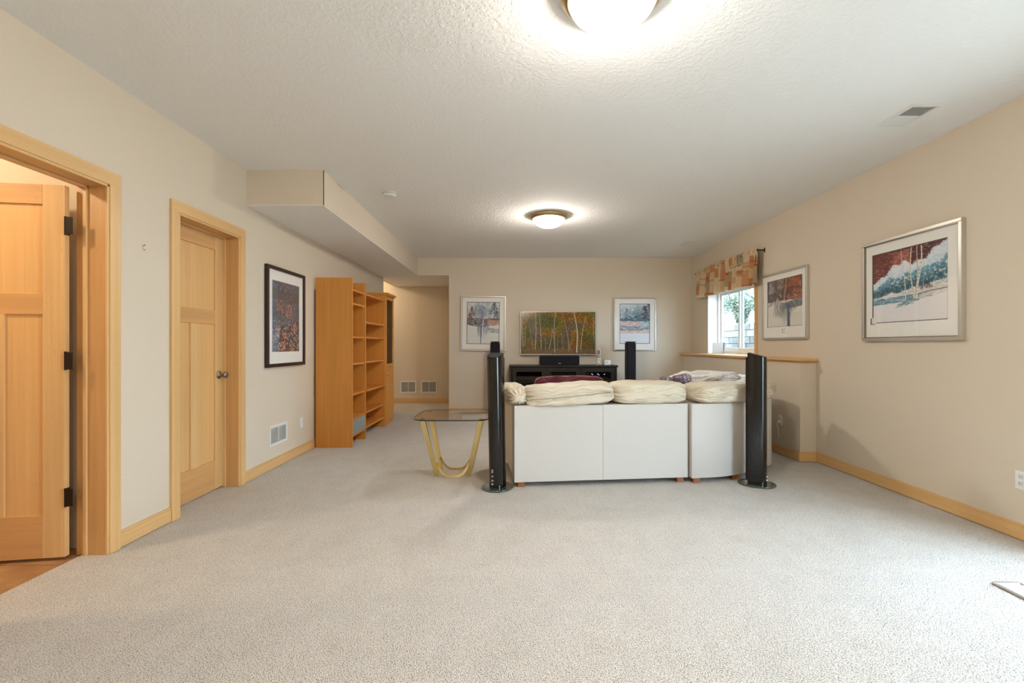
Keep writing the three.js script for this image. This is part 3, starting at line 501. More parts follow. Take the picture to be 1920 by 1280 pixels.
{
  const t = thing('media_console', 'long black media console with three glass doors under the television', 'media console', [0.855, 0, -8.45]);
  const W = 1.78, H = 0.87, D = 0.45, F = D;
  mesh('console_top', bx(-W / 2 - 0.012, W / 2 + 0.012, H - 0.032, H, 0, F + 0.015, 0.004), M.espresso, t, { grain: 'x' });
  for (const x of [-W / 2, W / 2 - 0.03]) mesh('side_panel', bx(x, x + 0.03, 0, H - 0.032, 0, F - 0.02, 0.002), M.espresso, t);
  mesh('back_panel', bx(-W / 2 + 0.03, W / 2 - 0.03, 0.06, H - 0.032, 0, 0.008, 0), M.black, t);
  mesh('bottom_panel', bx(-W / 2 + 0.03, W / 2 - 0.03, 0.06, 0.09, 0.008, F - 0.02, 0.002), M.espresso, t);
  mesh('plinth', bx(-W / 2 + 0.03, W / 2 - 0.03, 0, 0.06, 0.05, F - 0.06, 0.002), M.espresso, t);
  const dw = (W - 0.06) / 3;
  for (let k = 0; k < 3; k++) {
    const x0 = -W / 2 + 0.03 + k * dw + 0.008, x1 = x0 + dw - 0.016, f = 0.068;
    if (k) mesh('partition', bx(x0 - 0.02, x0 + 0.004, 0.09, H - 0.032, 0.008, F - 0.02, 0.001), M.espresso, t);
    const d = mesh('door', [bx(x0, x1, 0.095, 0.095 + f, F - 0.02, F, 0.003), bx(x0, x1, H - 0.04 - f, H - 0.04, F - 0.02, F, 0.003), bx(x0, x0 + f, 0.095 + f, H - 0.04 - f, F - 0.02, F, 0.003), bx(x1 - f, x1, 0.095 + f, H - 0.04 - f, F - 0.02, F, 0.003)], M.espresso, t);
    mesh('pane', put(new THREE.PlaneGeometry(x1 - x0 - 2 * f + 0.01, H - 0.135 - 2 * f + 0.01), (x0 + x1) / 2, (0.095 + H - 0.04) / 2, F - 0.01), M.cabinetPane, d, { keepUV: true });
    mesh('shelf', bx(x0, x1, 0.42, 0.44, 0.01, F - 0.05, 0.001), M.espresso, t);
  }
}
function component(label, x, y, w, h, face, lights) {
  const t = thing('media_player', label, 'audio component', [x, y, -8.24]);
  mesh('case', bx(-w / 2, w / 2, 0, h, -0.15, 0.13, 0.004), face, t);
  mesh('front_panel', bx(-w / 2, w / 2, 0.004, h - 0.004, 0.13, 0.14, 0.003), face, t);
  if (lights) for (const [a, b, q] of lights) { const l = std(0x202040, 0.4, { emissive: new THREE.Color(0.55, 0.6, 1), emissiveIntensity: 14 }); mesh('indicator_light', bx(a - q, a + q, b - 0.006, b + 0.006, 0.14, 0.143, 0.001), l, t); }
}
component('dark receiver with small bluish lights behind the right glass door of the console', 1.44, 0.62, 0.42, 0.14, M.black, [[-0.1, 0.1, 0.006], [-0.085, 0.09, 0.004], [0.0, 0.1, 0.008], [0.02, 0.085, 0.005], [0.11, 0.095, 0.007]]);
component('silver player lying behind the left glass door of the console', 0.29, 0.54, 0.4, 0.05, M.silver);
component('dark set-top box behind the middle glass door of the console', 0.86, 0.66, 0.36, 0.06, M.pewter);
{
  const t = thing('centre_speaker', 'long black centre speaker on the console below the television', 'speaker', [0.8, 0.87, -8.2]);
  mesh('cabinet', bx(-0.33, 0.33, 0.004, 0.152, -0.13, 0.06, 0.008), M.black, t);
  mesh('grille', bx(-0.335, 0.335, 0, 0.156, 0.058, 0.085, 0.014), M.grillCloth, t);
  mesh('badge', bx(-0.022, 0.022, 0.022, 0.032, 0.084, 0.088, 0.002), M.silver, t);
}
{
  const t = thing('cordless_phone', 'silver cordless phone upright in its cradle, right of the centre speaker', 'telephone', [1.468, 0.87, -8.14]);
  const c = mesh('cradle', [put(bx(-0.055, 0.055, 0, 0.018, -0.05, 0.05, 0.006), 0, 0, 0), put(bx(-0.05, -0.034, 0.01, 0.08, -0.03, 0.02, 0.005), 0, 0, 0, 0, 0, -0.18), put(bx(0.034, 0.05, 0.01, 0.08, -0.03, 0.02, 0.005), 0, 0, 0, 0, 0, 0.18), bx(-0.03, 0.03, 0.014, 0.035, -0.035, 0.03, 0.004)], M.silver, t);
  const h = mesh('handset', put(bx(-0.028, 0.028, 0, 0.24, -0.013, 0.013, 0.01), 0, 0.026, -0.005, -0.12), std(0xd6d3cc, 0.35, { metalness: 0.3 }), t);
  mesh('display', put(bx(-0.021, 0.021, 0.15, 0.225, 0.0125, 0.015, 0.003), 0, 0.026, -0.005, -0.12), std(0x6f6a66, 0.3), h);
  mesh('dial_ring', put(new THREE.TorusGeometry(0.018, 0.005, 8, 24), 0, 0.146, -0.006, -0.12), M.black, h);
  mesh('keypad', [0, 1, 2].map((k) => put(bx(-0.018, 0.018, 0.035 + k * 0.018, 0.045 + k * 0.018, 0.0125, 0.015, 0.002), 0, 0.026, -0.005, -0.12)), std(0xbdb08a, 0.5), h);
}
{
  const t = thing('small_box', 'little white device at the right end of the console top', 'device', [1.605, 0.87, -8.15]);
  mesh('shell', bx(-0.055, 0.055, 0, 0.08, -0.04, 0.04, 0.01), M.white, t);
  mesh('grooves', [0.03, 0.045, 0.06].map((y) => bx(-0.045, 0.01, y, y + 0.004, 0.0395, 0.041, 0.0005)), M.pewter, t);
}
// fabric towers beside the console
{
  const t = thing('tower_speaker', 'slim black cloth-covered tower speaker right of the console', 'speaker', [1.985, 0, -8.1]);
  mesh('column', put(bx(-0.08, 0.08, 0.03, 1.255, -0.085, 0.085, 0.03), 0, 0, 0), M.grillCloth, t);
  mesh('top_cap', bx(-0.077, 0.077, 1.252, 1.266, -0.08, 0.08, 0.006), M.black, t);
  mesh('base_plate', bx(-0.12, 0.12, 0, 0.03, -0.14, 0.14, 0.01), M.gloss, t);
  copyOf(t, [-0.282, 0, -8.1], 0, 'black cloth-covered tower speaker left of the console, half hidden by the nearer glossy tower');
}
// glossy towers behind the sofa
function glossTower(label, pos, turn, tilt, terminals) {
  const t = thing('tower_speaker', label, 'speaker', pos, turn);
  const s = new THREE.Shape(); s.moveTo(-0.07, -0.075); s.lineTo(0.07, -0.075); s.bezierCurveTo(0.084, -0.02, 0.078, 0.05, 0.04, 0.082); s.bezierCurveTo(0.018, 0.098, -0.018, 0.098, -0.04, 0.082); s.bezierCurveTo(-0.078, 0.05, -0.084, -0.02, -0.07, -0.075);
  const NW = 0.88, top = (z) => 1.135 - 0.28 * (z + 0.06);
  const col = (sc, y0, y1) => {
    const g = new THREE.ExtrudeGeometry(s, { depth: 1, bevelEnabled: false, curveSegments: 14 }); const p = g.attributes.position;
    for (let i = 0; i < p.count; i++) { const x = p.getX(i) * sc * NW, z = p.getY(i) * sc * 0.84, e = p.getZ(i); p.setXYZ(i, x + tilt * (y0 + e), e > 0.5 ? y1(z) : y0, z); }
    g.computeVertexNormals(); return toCreasedNormals(g, 0.5);
  };
  mesh('shell', col(1, 0.02, top), M.gloss, t);
  const cap = new THREE.ExtrudeGeometry(s, { depth: 1, bevelEnabled: false, curveSegments: 14 }), p = cap.attributes.position;
  for (let i = 0; i < p.count; i++) { const x = p.getX(i) * 0.94 * NW, z = p.getY(i) * 0.94 * 0.84, e = p.getZ(i); p.setXYZ(i, x + tilt, top(z) - 0.004 + e * 0.008, z); }
  cap.computeVertexNormals(); mesh('top_cap', cap, M.grillCloth, t, { label: 'cloth-covered slanted top' });
  mesh('grille', put(bx(-0.056, 0.056, 0.04, 1.1, -0.012, 0.012, 0.008), tilt * 0.6, 0, -0.068), M.grillCloth, t);
  mesh('base_plate', put(lathe([[0, 0], [0.128, 0], [0.132, 0.004], [0.132, 0.011], [0.128, 0.015], [0, 0.015]], 48).scale(1, 1, 1.15), 0, 0.002, 0), M.greenGlass, t, { keepUV: true });
  const posts = []; for (const [a, y] of [[0, 0.05], [0, 0.08], [0, 0.115], [0, 0.15], [0, 0.165]]) posts.push(put(cyl(0.008, 0.008, 0.016, 12), a - 0.008 + tilt * 0.5, y, 0.08, Math.PI / 2));
  if (terminals) mesh('terminal', posts, M.silver, t); else mesh('terminal', posts.slice(0, 2), M.silver, t);
  return t;
}
glossTower('glossy black tower speaker behind the left end of the sofa, beside the glass table', [-0.124, 0, -4.08], -0.25, -0.022, true);
glossTower('glossy black tower speaker behind the rounded right corner of the sofa', [2.115, 0, -4.17], 0.95, -0.005, false);

// ---------------------------------------------------------------- bookcase and cabinet on the left wall
{
  const x0 = -2.308, x1 = -1.875, za = -5.672, zb = -6.19, zc = -7.15, th = 0.02;
  const t = thing('bookcase', 'tall honey-coloured open bookcase with empty shelves on the left wall', 'bookcase', [x0, 0, za]);
  const P = (n, a, b, c, d, e, f, m = M.beech, grain = 'y', o = {}) => mesh(n, bx(a - x0, b - x0, c, d, e - za, f - za, 0.0015), m, t, { grain, ...o });
  P('side_panel', x0, x1, 0, 2.0, za, za - th); P('side_panel', x0, x1, 0, 2.0, zb + th / 2, zb - th / 2); P('side_panel', x0, x1, 0, 1.93, zc + th, zc);
  P('back_panel', x0, x0 + 0.006, 0.13, 1.87, za - th, zb + 0.01, M.beech); P('back_panel', x0, x0 + 0.006, 0.13, 1.87, zb - 0.01, zc + th, M.beech);
  const F = x1 - 0.012;
  for (const y of [1.871, 1.709, 1.31, 0.989, 0.626, 0.34]) P('shelf', x0 + 0.006, F, y - 0.022, y, za - th, zb + 0.01, M.beechLight, 'z');
  for (const y of [1.871, 1.507, 1.313, 0.994, 0.628, 0.343, 0.15]) P('shelf', x0 + 0.006, y > 0.6 && y < 0.64 ? x1 + 0.01 : F, y - 0.022, y, zb - 0.01, zc + th, M.beechLight, 'z');
  P('shelf', x0 + 0.006, F, 0.115, 0.137, za - th, zb + 0.01, M.beechLight, 'z');
  P('plinth', x0 + 0.02, x0 + 0.04, 0, 0.115, za - th, zb + 0.01, M.beech, 'z'); P('plinth', x0 + 0.02, x0 + 0.04, 0, 0.128, zb - 0.01, zc + th, M.beech, 'z');
  const d = P('drawer', F - 0.3, F + 0.006, 0.14, 0.316, za - th - 0.003, zb + 0.013, M.beech, 'z');
  mesh('drawer_front', bx(F - x0 + 0.004, F - x0 + 0.01, 0.14, 0.318, -th - 0.002, zb - za + 0.012, 0.002), M.frosted, d, { label: 'grey frosted glass drawer front' });
}
{
  const x0 = -2.308, x1 = -1.885, za = -7.155, zb = -7.62;
  const t = thing('corner_cabinet', 'narrow honey-coloured cabinet with a glass upper door at the far end of the bookcase', 'cabinet', [x0, 0, za]);
  const D = x1 - x0, W = za - zb;
  const B = (n, a, b, c, d, e, f, m = M.beech, grain = 'y') => mesh(n, bx(a, b, c, d, -e, -f, 0.0015), m, t, { grain });
  B('side_panel', 0, D, 0, 1.94, 0, 0.018); B('side_panel', 0, D, 0, 1.94, W - 0.018, W); B('back_panel', 0, 0.006, 0.08, 1.94, 0.018, W - 0.018);
  B('top_panel', 0, D, 1.92, 1.94, 0.018, W - 0.018, M.beech, 'z'); B('bottom_panel', 0, D, 0.06, 0.08, 0.018, W - 0.018, M.beech, 'z');
  for (const y of [0.96, 1.3, 1.6]) B('shelf', 0.006, D - 0.03, y, y + 0.018, 0.018, W - 0.018, M.beechLight, 'z');
  mesh('crown', [bx(-0.0, D + 0.03, 1.94, 1.955, 0.004, -W - 0.03, 0.003), bx(0, D + 0.045, 1.955, 1.985, 0.006, -W - 0.045, 0.006)], M.beech, t, { grain: 'z' });
  const s = 0.05, y0 = 0.875, y1 = 1.935;
  const g = mesh('door', [bx(D, D + 0.018, y0, y1, -0.004, -s, 0.002), bx(D, D + 0.018, y0, y1, -W + s, -W + 0.004, 0.002), bx(D, D + 0.018, y1 - s, y1, -s, -W + s, 0.002), bx(D, D + 0.018, y0, y0 + s, -s, -W + s, 0.002)], M.beech, t);
  mesh('pane', put(new THREE.PlaneGeometry(W - 2 * s + 0.01, y1 - y0 - 2 * s + 0.01), D + 0.008, (y0 + y1) / 2, -W / 2, 0, Math.PI / 2), M.bookPane, g, { keepUV: true });
  mesh('knob', put(lathe([[0, 0], [0.006, 0], [0.006, 0.008], [0.011, 0.014], [0.008, 0.02], [0, 0.021]], 16), D + 0.018, 1.42, -0.03, 0, 0, -Math.PI / 2), M.pewter, g);
  const l = mesh('door', bx(D, D + 0.018, 0.08, y0 - 0.004, -0.004, -W + 0.004, 0.002), M.beech, t);
  mesh('knob', put(lathe([[0, 0], [0.006, 0], [0.006, 0.008], [0.011, 0.014], [0.008, 0.02], [0, 0.021]], 16), D + 0.018, 0.75, -0.03, 0, 0, -Math.PI / 2), M.pewter, l);
  B('plinth', 0.02, D - 0.004, 0, 0.078, 0.018, W - 0.018, M.beech, 'z');
}

// ---------------------------------------------------------------- glass and brass table
{
  const t = thing('side_table', 'glass-topped end table on splayed brass legs, left of the sofa', 'table', [-0.54, 0, -4.53]);
  const hw = 0.345, hd = 0.35, n = 120, pts = [];
  for (let i = 0; i < n; i++) { const a = i / n * Math.PI * 2, c = Math.cos(a), s = Math.sin(a), e = 2 / 5.2; pts.push(new THREE.Vector2(Math.sign(c) * Math.abs(c) ** e * hw, Math.sign(s) * Math.abs(s) ** e * hd)); }
  const sh = new THREE.Shape(pts);
  const flat = new THREE.ShapeGeometry(sh).rotateX(-Math.PI / 2).translate(0, 0.556, 0);
  mesh('glass_top', flat, M.smoked, t);
  const ring = new THREE.Shape(pts); ring.holes.push(new THREE.Path(pts.map((p) => p.clone().multiplyScalar(0.992)).reverse()));
  mesh('glass_edge', new THREE.ExtrudeGeometry(ring, { depth: 0.012, bevelEnabled: false }).rotateX(-Math.PI / 2).translate(0, 0.544, 0), phys({ color: 0x1e2a22, roughness: 0.1, clearcoat: 1 }), t, { label: 'dark green polished glass edge' });
  const bar = (p, q, wd, dp) => { const a = new THREE.Vector3(...p), b = new THREE.Vector3(...q), d = b.clone().sub(a), g = new RoundedBoxGeometry(wd, d.length(), dp, 1, 0.003); g.applyMatrix4(new THREE.Matrix4().compose(a.clone().add(b).multiplyScalar(0.5), new THREE.Quaternion().setFromUnitVectors(new THREE.Vector3(0, 1, 0), d.clone().normalize()), new THREE.Vector3(1, 1, 1))); return g; };
  for (const sx of [-1, 1]) for (const sz of [1, -1]) {
    const top = [sx * 0.262, 0.542, sz * 0.22], bot = [sx * 0.145, 0.02, sz * 0.12];
    mesh('leg', [bar(bot, top, 0.044, 0.022), put(cyl(0.011, 0.011, 0.044, 16), bot[0], bot[1], bot[2], 0, 0, Math.PI / 2)], M.brass, t);
    mesh('pad', put(cyl(0.016, 0.016, 0.006, 16), top[0], 0.547, top[2]), M.darkGap, t);
  }
  for (const sz of [1, -1]) {
    const strap = [], z = sz * 0.105, N = 26;
    for (let i = 0; i <= N; i++) { const k = i / N * 2 - 1; strap.push(new THREE.Vector3(k * 0.148, 0.008 + 0.12 * Math.abs(k) ** 3.2, z + sz * 0.03 * (1 - k * k))); }
    const sec = new THREE.Shape([[-0.003, -0.011], [0.003, -0.011], [0.003, 0.011], [-0.003, 0.011]].map((p) => new THREE.Vector2(...p)));
    mesh('strap', new THREE.ExtrudeGeometry(sec, { steps: 40, bevelEnabled: false, extrudePath: new THREE.CatmullRomCurve3(strap) }), M.brass, t);
  }
}

// ---------------------------------------------------------------- sofa
function pillow(a, b, c, o = {}) {                                            // half sizes; a soft box with gathered ends and creases
  const { p = 3.4, n = 40, gather = 0.02, soft = 0.012, s = 1, sag = 0, axis = 'x', crease = 0 } = o;
  const m = (k) => Math.max(16, Math.round(n * (0.35 + 0.65 * k / Math.max(a, b, c))));
  let g = new THREE.BoxGeometry(2, 2, 2, m(a), m(b), m(c));
  g.deleteAttribute('uv'); g.deleteAttribute('normal'); g = mergeVertices(g, 1e-4);
  const q = g.attributes.position, v = new THREE.Vector3(), least = Math.min(a, b, c);
  for (let i = 0; i < q.count; i++) {
    v.fromBufferAttribute(q, i);
    const l = (Math.abs(v.x) ** p + Math.abs(v.y) ** p + Math.abs(v.z) ** p) ** (1 / p); v.divideScalar(l);
    const t = v[axis], e = Math.abs(t), end = e ** 5, ang = axis === 'x' ? Math.atan2(v.y, v.z) : Math.atan2(v.y, v.x), len = axis === 'x' ? a : c;
    const rid = 1 - Math.abs(PN.noise(t * len * 4.5 + s * 2.3, ang * 3.2 + 0.9 * PN.noise(t * 3, ang, s), s * 5.7));         // long creases running along the cushion
    const w = PN.noise(v.x * a * 9 + s * 7.1, v.y * b * 14, v.z * c * 9) * soft
      - crease * rid ** 14 * (0.35 + 0.9 * e)
      + gather * end * (0.5 * Math.sin(ang * 13 + s * 2 + 3 * PN.noise(v.x * 3, v.y * 3, s)) - 0.15) * (1 - 0.6 * e ** 40);
    const r = Math.hypot(v.x, v.y, v.z), k = 1 + w / (r * least) * 0.9;
    v.set(v.x * a * (axis === 'x' ? 1 + w * 0.4 : k), v.y * b * k, v.z * c * (axis === 'z' ? 1 + w * 0.4 : k));
    if (sag) v.y += sag * v.x / a;
    q.setXYZ(i, v.x, v.y, v.z);
  }
  g.computeVertexNormals(); return g;
}
{
  const t = thing('sofa_section', 'straight cream leather sofa section seen from behind, left half of the sectional', 'sofa', [0.02, 0, -4.07], 0.105);
  const LN = 1.532;
  for (const [a, b] of [[0, 0.7659], [0.7661, LN]]) mesh('back_panel', bx(a, b, 0.045, 0.692, 0, -0.17, 0.003), M.vinylBack, t);
  mesh('side_panel', bx(0.004, 0.12, 0.045, 0.68, -0.17, -0.9, 0.015), M.leather, t);
  mesh('seat_base', bx(0.12, LN - 0.005, 0.045, 0.3, -0.17, -0.9, 0.01), M.leather, t);
  for (const x of [0.45, 1.19]) mesh('seat_cushion', put(pillow(0.355, 0.09, 0.34, { s: x, n: 30, soft: 0.01 }), x, 0.385, -0.56), M.leather, t);
  mesh('armrest', put(pillow(0.112, 0.085, 0.46, { axis: 'z', s: 4, gather: 0.02, p: 3.2, soft: 0.014, n: 90, crease: 0.008 }), 0.035, 0.757, -0.445), M.leather, t);
  const c1 = mesh('back_cushion', put(pillow(0.388, 0.092, 0.19, { s: 1.7, gather: 0.022, sag: 0.02, p: 6, soft: 0.012, n: 110, crease: 0.007 }), 0.487, 0.776, -0.15), M.leather, t);
  mesh('zip_seam', new THREE.TubeGeometry(new THREE.CatmullRomCurve3([[0.13, 0.742, 0.036], [0.3, 0.755, 0.046], [0.55, 0.775, 0.048], [0.82, 0.8, 0.036]].map((p) => new THREE.Vector3(...p))), 30, 0.002, 6), std(0x7d7263, 0.8), c1);
  mesh('back_cushion', put(pillow(0.34, 0.1, 0.19, { s: 5.2, gather: 0.02, p: 4.2, soft: 0.012, n: 110, crease: 0.007 }), 1.203, 0.785, -0.15), M.leather, t);
  for (const [x, z] of [[0.06, -0.05], [LN - 0.06, -0.05], [0.06, -0.85], [LN - 0.06, -0.85]]) mesh('foot', bx(x - 0.03, x + 0.03, 0, 0.046, z - 0.03, z + 0.03, 0.004), std(0x9a5f3a, 0.5), t);
}
{
  const t = thing('sofa_section', 'rounded corner section of the cream leather sectional, right half with curved back', 'sofa', [1.565, 0, -4.2]);
  const o = [[1.568, -4.2], [1.7, -4.218], [1.83, -4.248], [1.98, -4.305], [2.17, -4.415], [2.345, -4.535], [2.5, -4.68], [2.595, -4.85], [2.64, -5.05], [2.645, -5.3], [2.645, -6.6]].map(([x, z]) => new THREE.Vector2(x - 1.565, -(z + 4.2)));
  const curve = new THREE.SplineCurve(o).getPoints(60), inner = curve.map((p, i) => { const a = curve[Math.max(0, i - 1)], b = curve[Math.min(60, i + 1)], d = b.clone().sub(a).normalize(); return new THREE.Vector2(p.x - d.y * 0.17, p.y + d.x * 0.17); });
  mesh('back_panel', toCreasedNormals(new THREE.ExtrudeGeometry(new THREE.Shape([...curve, ...inner.reverse()]), { depth: 0.635, bevelEnabled: true, bevelSize: 0.006, bevelThickness: 0.006, bevelSegments: 2 }).rotateX(-Math.PI / 2).translate(0, 0.051, 0), 0.5), M.vinylBack, t);
  const seat = new THREE.Shape([[0.06, 0.19], [0.5, 0.36], [0.72, 0.62], [0.83, 0.95], [0.83, 2.38], [0.1, 2.38], [0.1, 1.05], [-0.06, 0.9]].map((p) => new THREE.Vector2(...p)));
  mesh('seat_base', new THREE.ExtrudeGeometry(seat, { depth: 0.25, bevelEnabled: false }).rotateX(-Math.PI / 2).translate(0, 0.05, 0), M.leather, t);
  mesh('seat_cushion', put(pillow(0.35, 0.09, 0.34, { s: 9, n: 30, soft: 0.01 }), 0.33, 0.385, -0.72), M.leather, t);
  for (const z of [-1.4, -2.02]) mesh('seat_cushion', put(pillow(0.35, 0.09, 0.3, { s: z, n: 30, soft: 0.01 }), 0.46, 0.385, z), M.leather, t);
  mesh('back_cushion', put(pillow(0.345, 0.092, 0.18, { s: 8.4, gather: 0.024, p: 4.6, n: 110, crease: 0.007 }), 0.35, 0.778, -0.215, 0, 0.26), M.leather, t);
  mesh('back_cushion', put(pillow(0.36, 0.092, 0.18, { s: 11.3, gather: 0.024, p: 3.6, n: 110, crease: 0.01 }), 0.795, 0.782, -0.53, 0, 0.95), M.leather, t);
  mesh('back_cushion', put(pillow(0.36, 0.1, 0.18, { s: 13.1, gather: 0.03 }), 0.935, 0.775, -1.2, 0, 1.57), M.leather, t);
  mesh('back_cushion', put(pillow(0.36, 0.1, 0.18, { s: 15.7, gather: 0.03 }), 0.935, 0.775, -1.93, 0, 1.57), M.leather, t);
  for (const [x, z] of [[0.05, -0.05], [0.44, -0.16], [0.93, -0.7], [0.94, -2.3], [0.2, -2.3]]) mesh('foot', bx(x - 0.03, x + 0.03, 0, 0.046, z - 0.03, z + 0.03, 0.004), std(0x9a5f3a, 0.5), t);
}
{
  const t = thing('throw_pillow', 'long burgundy throw pillow behind the left back cushion of the sofa', 'pillow', [0.55, 0.475, -4.62], 0.08);
  mesh('cover', put(pillow(0.345, 0.215, 0.075, { s: 21, gather: 0.02, p: 5, soft: 0.016, n: 80, crease: 0.008 }), 0, 0.21, 0, -0.12), M.burgundy, t);
  const trimTex = dataTex(256, 16, (u) => { const k = vnoise(u, 0.3, 60, 1, 88); return k < 0.3 ? [0.55, 0.2, 0.16] : k < 0.5 ? [0.6, 0.5, 0.4] : k < 0.75 ? [0.42, 0.38, 0.4] : [0.66, 0.36, 0.2]; }, { srgb: true, rep: [2, 1] });
  mesh('piping', new THREE.TubeGeometry(new THREE.CatmullRomCurve3([[-0.335, 0.3, 0.0], [-0.315, 0.4, -0.02], [-0.2, 0.422, -0.025], [0, 0.427, -0.025], [0.2, 0.424, -0.025], [0.315, 0.402, -0.02], [0.338, 0.3, 0.0]].map((p) => new THREE.Vector3(...p))), 80, 0.009, 8), std(0xffffff, 0.9, { map: trimTex }), t, { keepUV: true });
}
{
  const stripe = dataTex(256, 256, (u, v) => { const k = 0.9 + 0.05 * Math.sin(u * Math.PI * 24) + 0.04 * vnoise(u, v, 60, 60, 91); return [k, k * 0.985, k * 0.97]; }, { srgb: true, rep: [3, 3] });
  const m = mesh('blanket', put(pillow(0.37, 0.075, 0.2, { s: 31, gather: 0.03, soft: 0.024, p: 2.6, n: 100, crease: 0.016 }), 1.94, 0.868, -4.84, 0, 0.3), std(0xffffff, 0.95, { map: stripe, bumpMap: weaveBump, bumpScale: 0.002 }));
  tag(m, 'bundled white blanket lying over the corner of the sofa', 'blanket');
  const knit = dataTex(256, 256, (u, v) => { const [d, id] = worley(u, v, 26, 95), p = [[0.72, 0.42, 0.4], [0.36, 0.45, 0.62], [0.86, 0.84, 0.82], [0.6, 0.58, 0.66], [0.3, 0.33, 0.45]][Math.floor(id * 5)]; return p.map((c) => c * (1.05 - 0.4 * d)); }, { srgb: true, rep: [5, 5] });
  const k = thing('knitted_throw', 'small multicoloured knitted throw bunched beside the white blanket', 'throw', [1.53, 0.84, -4.55]);
  const km = std(0xffffff, 1, { map: knit, bumpMap: weaveBump, bumpScale: 0.004 });
  mesh('bundle', put(pillow(0.085, 0.042, 0.08, { s: 41, gather: 0.03, soft: 0.03, p: 2.2, n: 30 }), 0.07, 0.05, 0), km, k);
  mesh('fringe', put(pillow(0.07, 0.024, 0.06, { s: 43, gather: 0.02, soft: 0.025, p: 2.2, n: 26 }), -0.065, 0.045, -0.02), km, k);
}

// ---------------------------------------------------------------- window, valance and the garden outside
{
  const g = structGroup('window_1', [R, WY[0], WIN[0]]);                       // local: x outwards, z from far (0) to near
  const W = WIN[1] - WIN[0], H = WY[1] - WY[0], f0 = 0.152, f1 = 0.212;
  const jm = std(0xf1ece4, 0.6);
  mesh('jamb_liner', bx(0, f0, -0.02, H, 0, 0.012, 0.001), jm, g); mesh('jamb_liner', bx(0, f0, -0.02, H, W - 0.012, W, 0.001), jm, g); mesh('jamb_liner', bx(0, f0, H - 0.012, H, 0.012, W - 0.012, 0.001), jm, g);
  mesh('sill_board', bx(0, 0.25, -0.05, 0, 0.0, W, 0.002), M.mapleLight, g, { grain: 'z' });
  mesh('window_frame', [bx(f0, f1, 0, H, 0.0, 0.05, 0.004), bx(f0, f1, 0, H, W - 0.05, W, 0.004), bx(f0, f1, 0, 0.05, 0.05, W - 0.05, 0.004), bx(f0, f1, H - 0.05, H, 0.05, W - 0.05, 0.004)], M.vinyl, g);
  const c = W / 2, sash = (a, b, x0, x1) => mesh('sash', [bx(x0, x1, 0.045, H - 0.045, a, a + 0.045, 0.004), bx(x0, x1, 0.045, H - 0.045, b - 0.045, b, 0.004), bx(x0, x1, 0.045, 0.09, a + 0.045, b - 0.045, 0.004), bx(x0, x1, H - 0.09, H - 0.045, a + 0.045, b - 0.045, 0.004)], M.vinyl, g);
  for (const [a, b, x] of [[0.045, c + 0.03, f0 + 0.034], [c - 0.05, W - 0.045, f0 + 0.008]]) {
    const s = sash(a, b, x, x + 0.022);
    mesh('pane', put(new THREE.PlaneGeometry(b - a - 0.08, H - 0.17), x + 0.011, H / 2, (a + b) / 2, 0, Math.PI / 2), M.screenPane, s, { keepUV: true });
  }
  const t = structGroup('trim_4', [R, WY[0], WIN[1]]);
  mesh('casing_side', bx(-0.015, 0, -0.005, H + 0.06, 0, 0.065, 0.003), M.maple, t);
}
{
  const m = thing('sill_card', 'small pale card standing at the far end of the window sill', 'card', [R + 0.09, WY[0], -7.58]);
  mesh('card', put(bx(-0.003, 0.003, 0, 0.17, -0.09, 0.09, 0.001), 0, 0, 0, 0, 0.9), std(0xcfd3d6, 0.4), m);
  mesh('border', [put(bx(-0.0045, 0.0045, 0, 0.17, 0.078, 0.092, 0.001), 0, 0, 0, 0, 0.9)], std(0x55595c, 0.5), m);
}
const valTex = canvasTex(1536, 400, (c, w, h) => {
  c.fillStyle = '#d8bd97'; c.fillRect(0, 0, w, h);
  const pal = ['#cf9a74', '#dccaae', '#b3a68c', '#e2d0b2', '#dcc6a4', '#d6b88f', '#a99f8a', '#e0cdb0', '#c98e6c'];
  let x = 0; let k = 0;
  while (x < w) { const bw = rr(70, 130); let y = 0; while (y < h) { const bh = rr(70, 160); c.fillStyle = y > h * 0.72 ? (rnd() < 0.42 ? '#c47f58' : '#e3d6bd') : pal[Math.floor(rnd() * pal.length)]; c.fillRect(x, y, bw + 1, bh + 1); y += bh; k++; } x += bw; }
  for (let i = 0; i < 20; i++) { const a = rnd() * w, y = h * rr(0.3, 0.62), l = rr(80, 200); c.strokeStyle = 'rgba(66,50,48,0.85)'; c.lineWidth = 4; c.beginPath(); c.moveTo(a, y - rr(0, 120)); c.lineTo(a, y); c.lineTo(a + l, y); c.stroke(); c.lineWidth = 3; c.beginPath(); c.moveTo(a, y + 13); c.lineTo(a + l, y + 13); c.stroke(); }
  for (let i = 0; i < 2600; i++) { c.strokeStyle = `rgba(${rnd() < 0.5 ? '255,240,215' : '96,76,60'},0.12)`; c.lineWidth = 1.5; const a = rnd() * w, y = rnd() * h; c.beginPath(); c.moveTo(a, y); c.lineTo(a, y + rr(6, 30)); c.stroke(); }
});
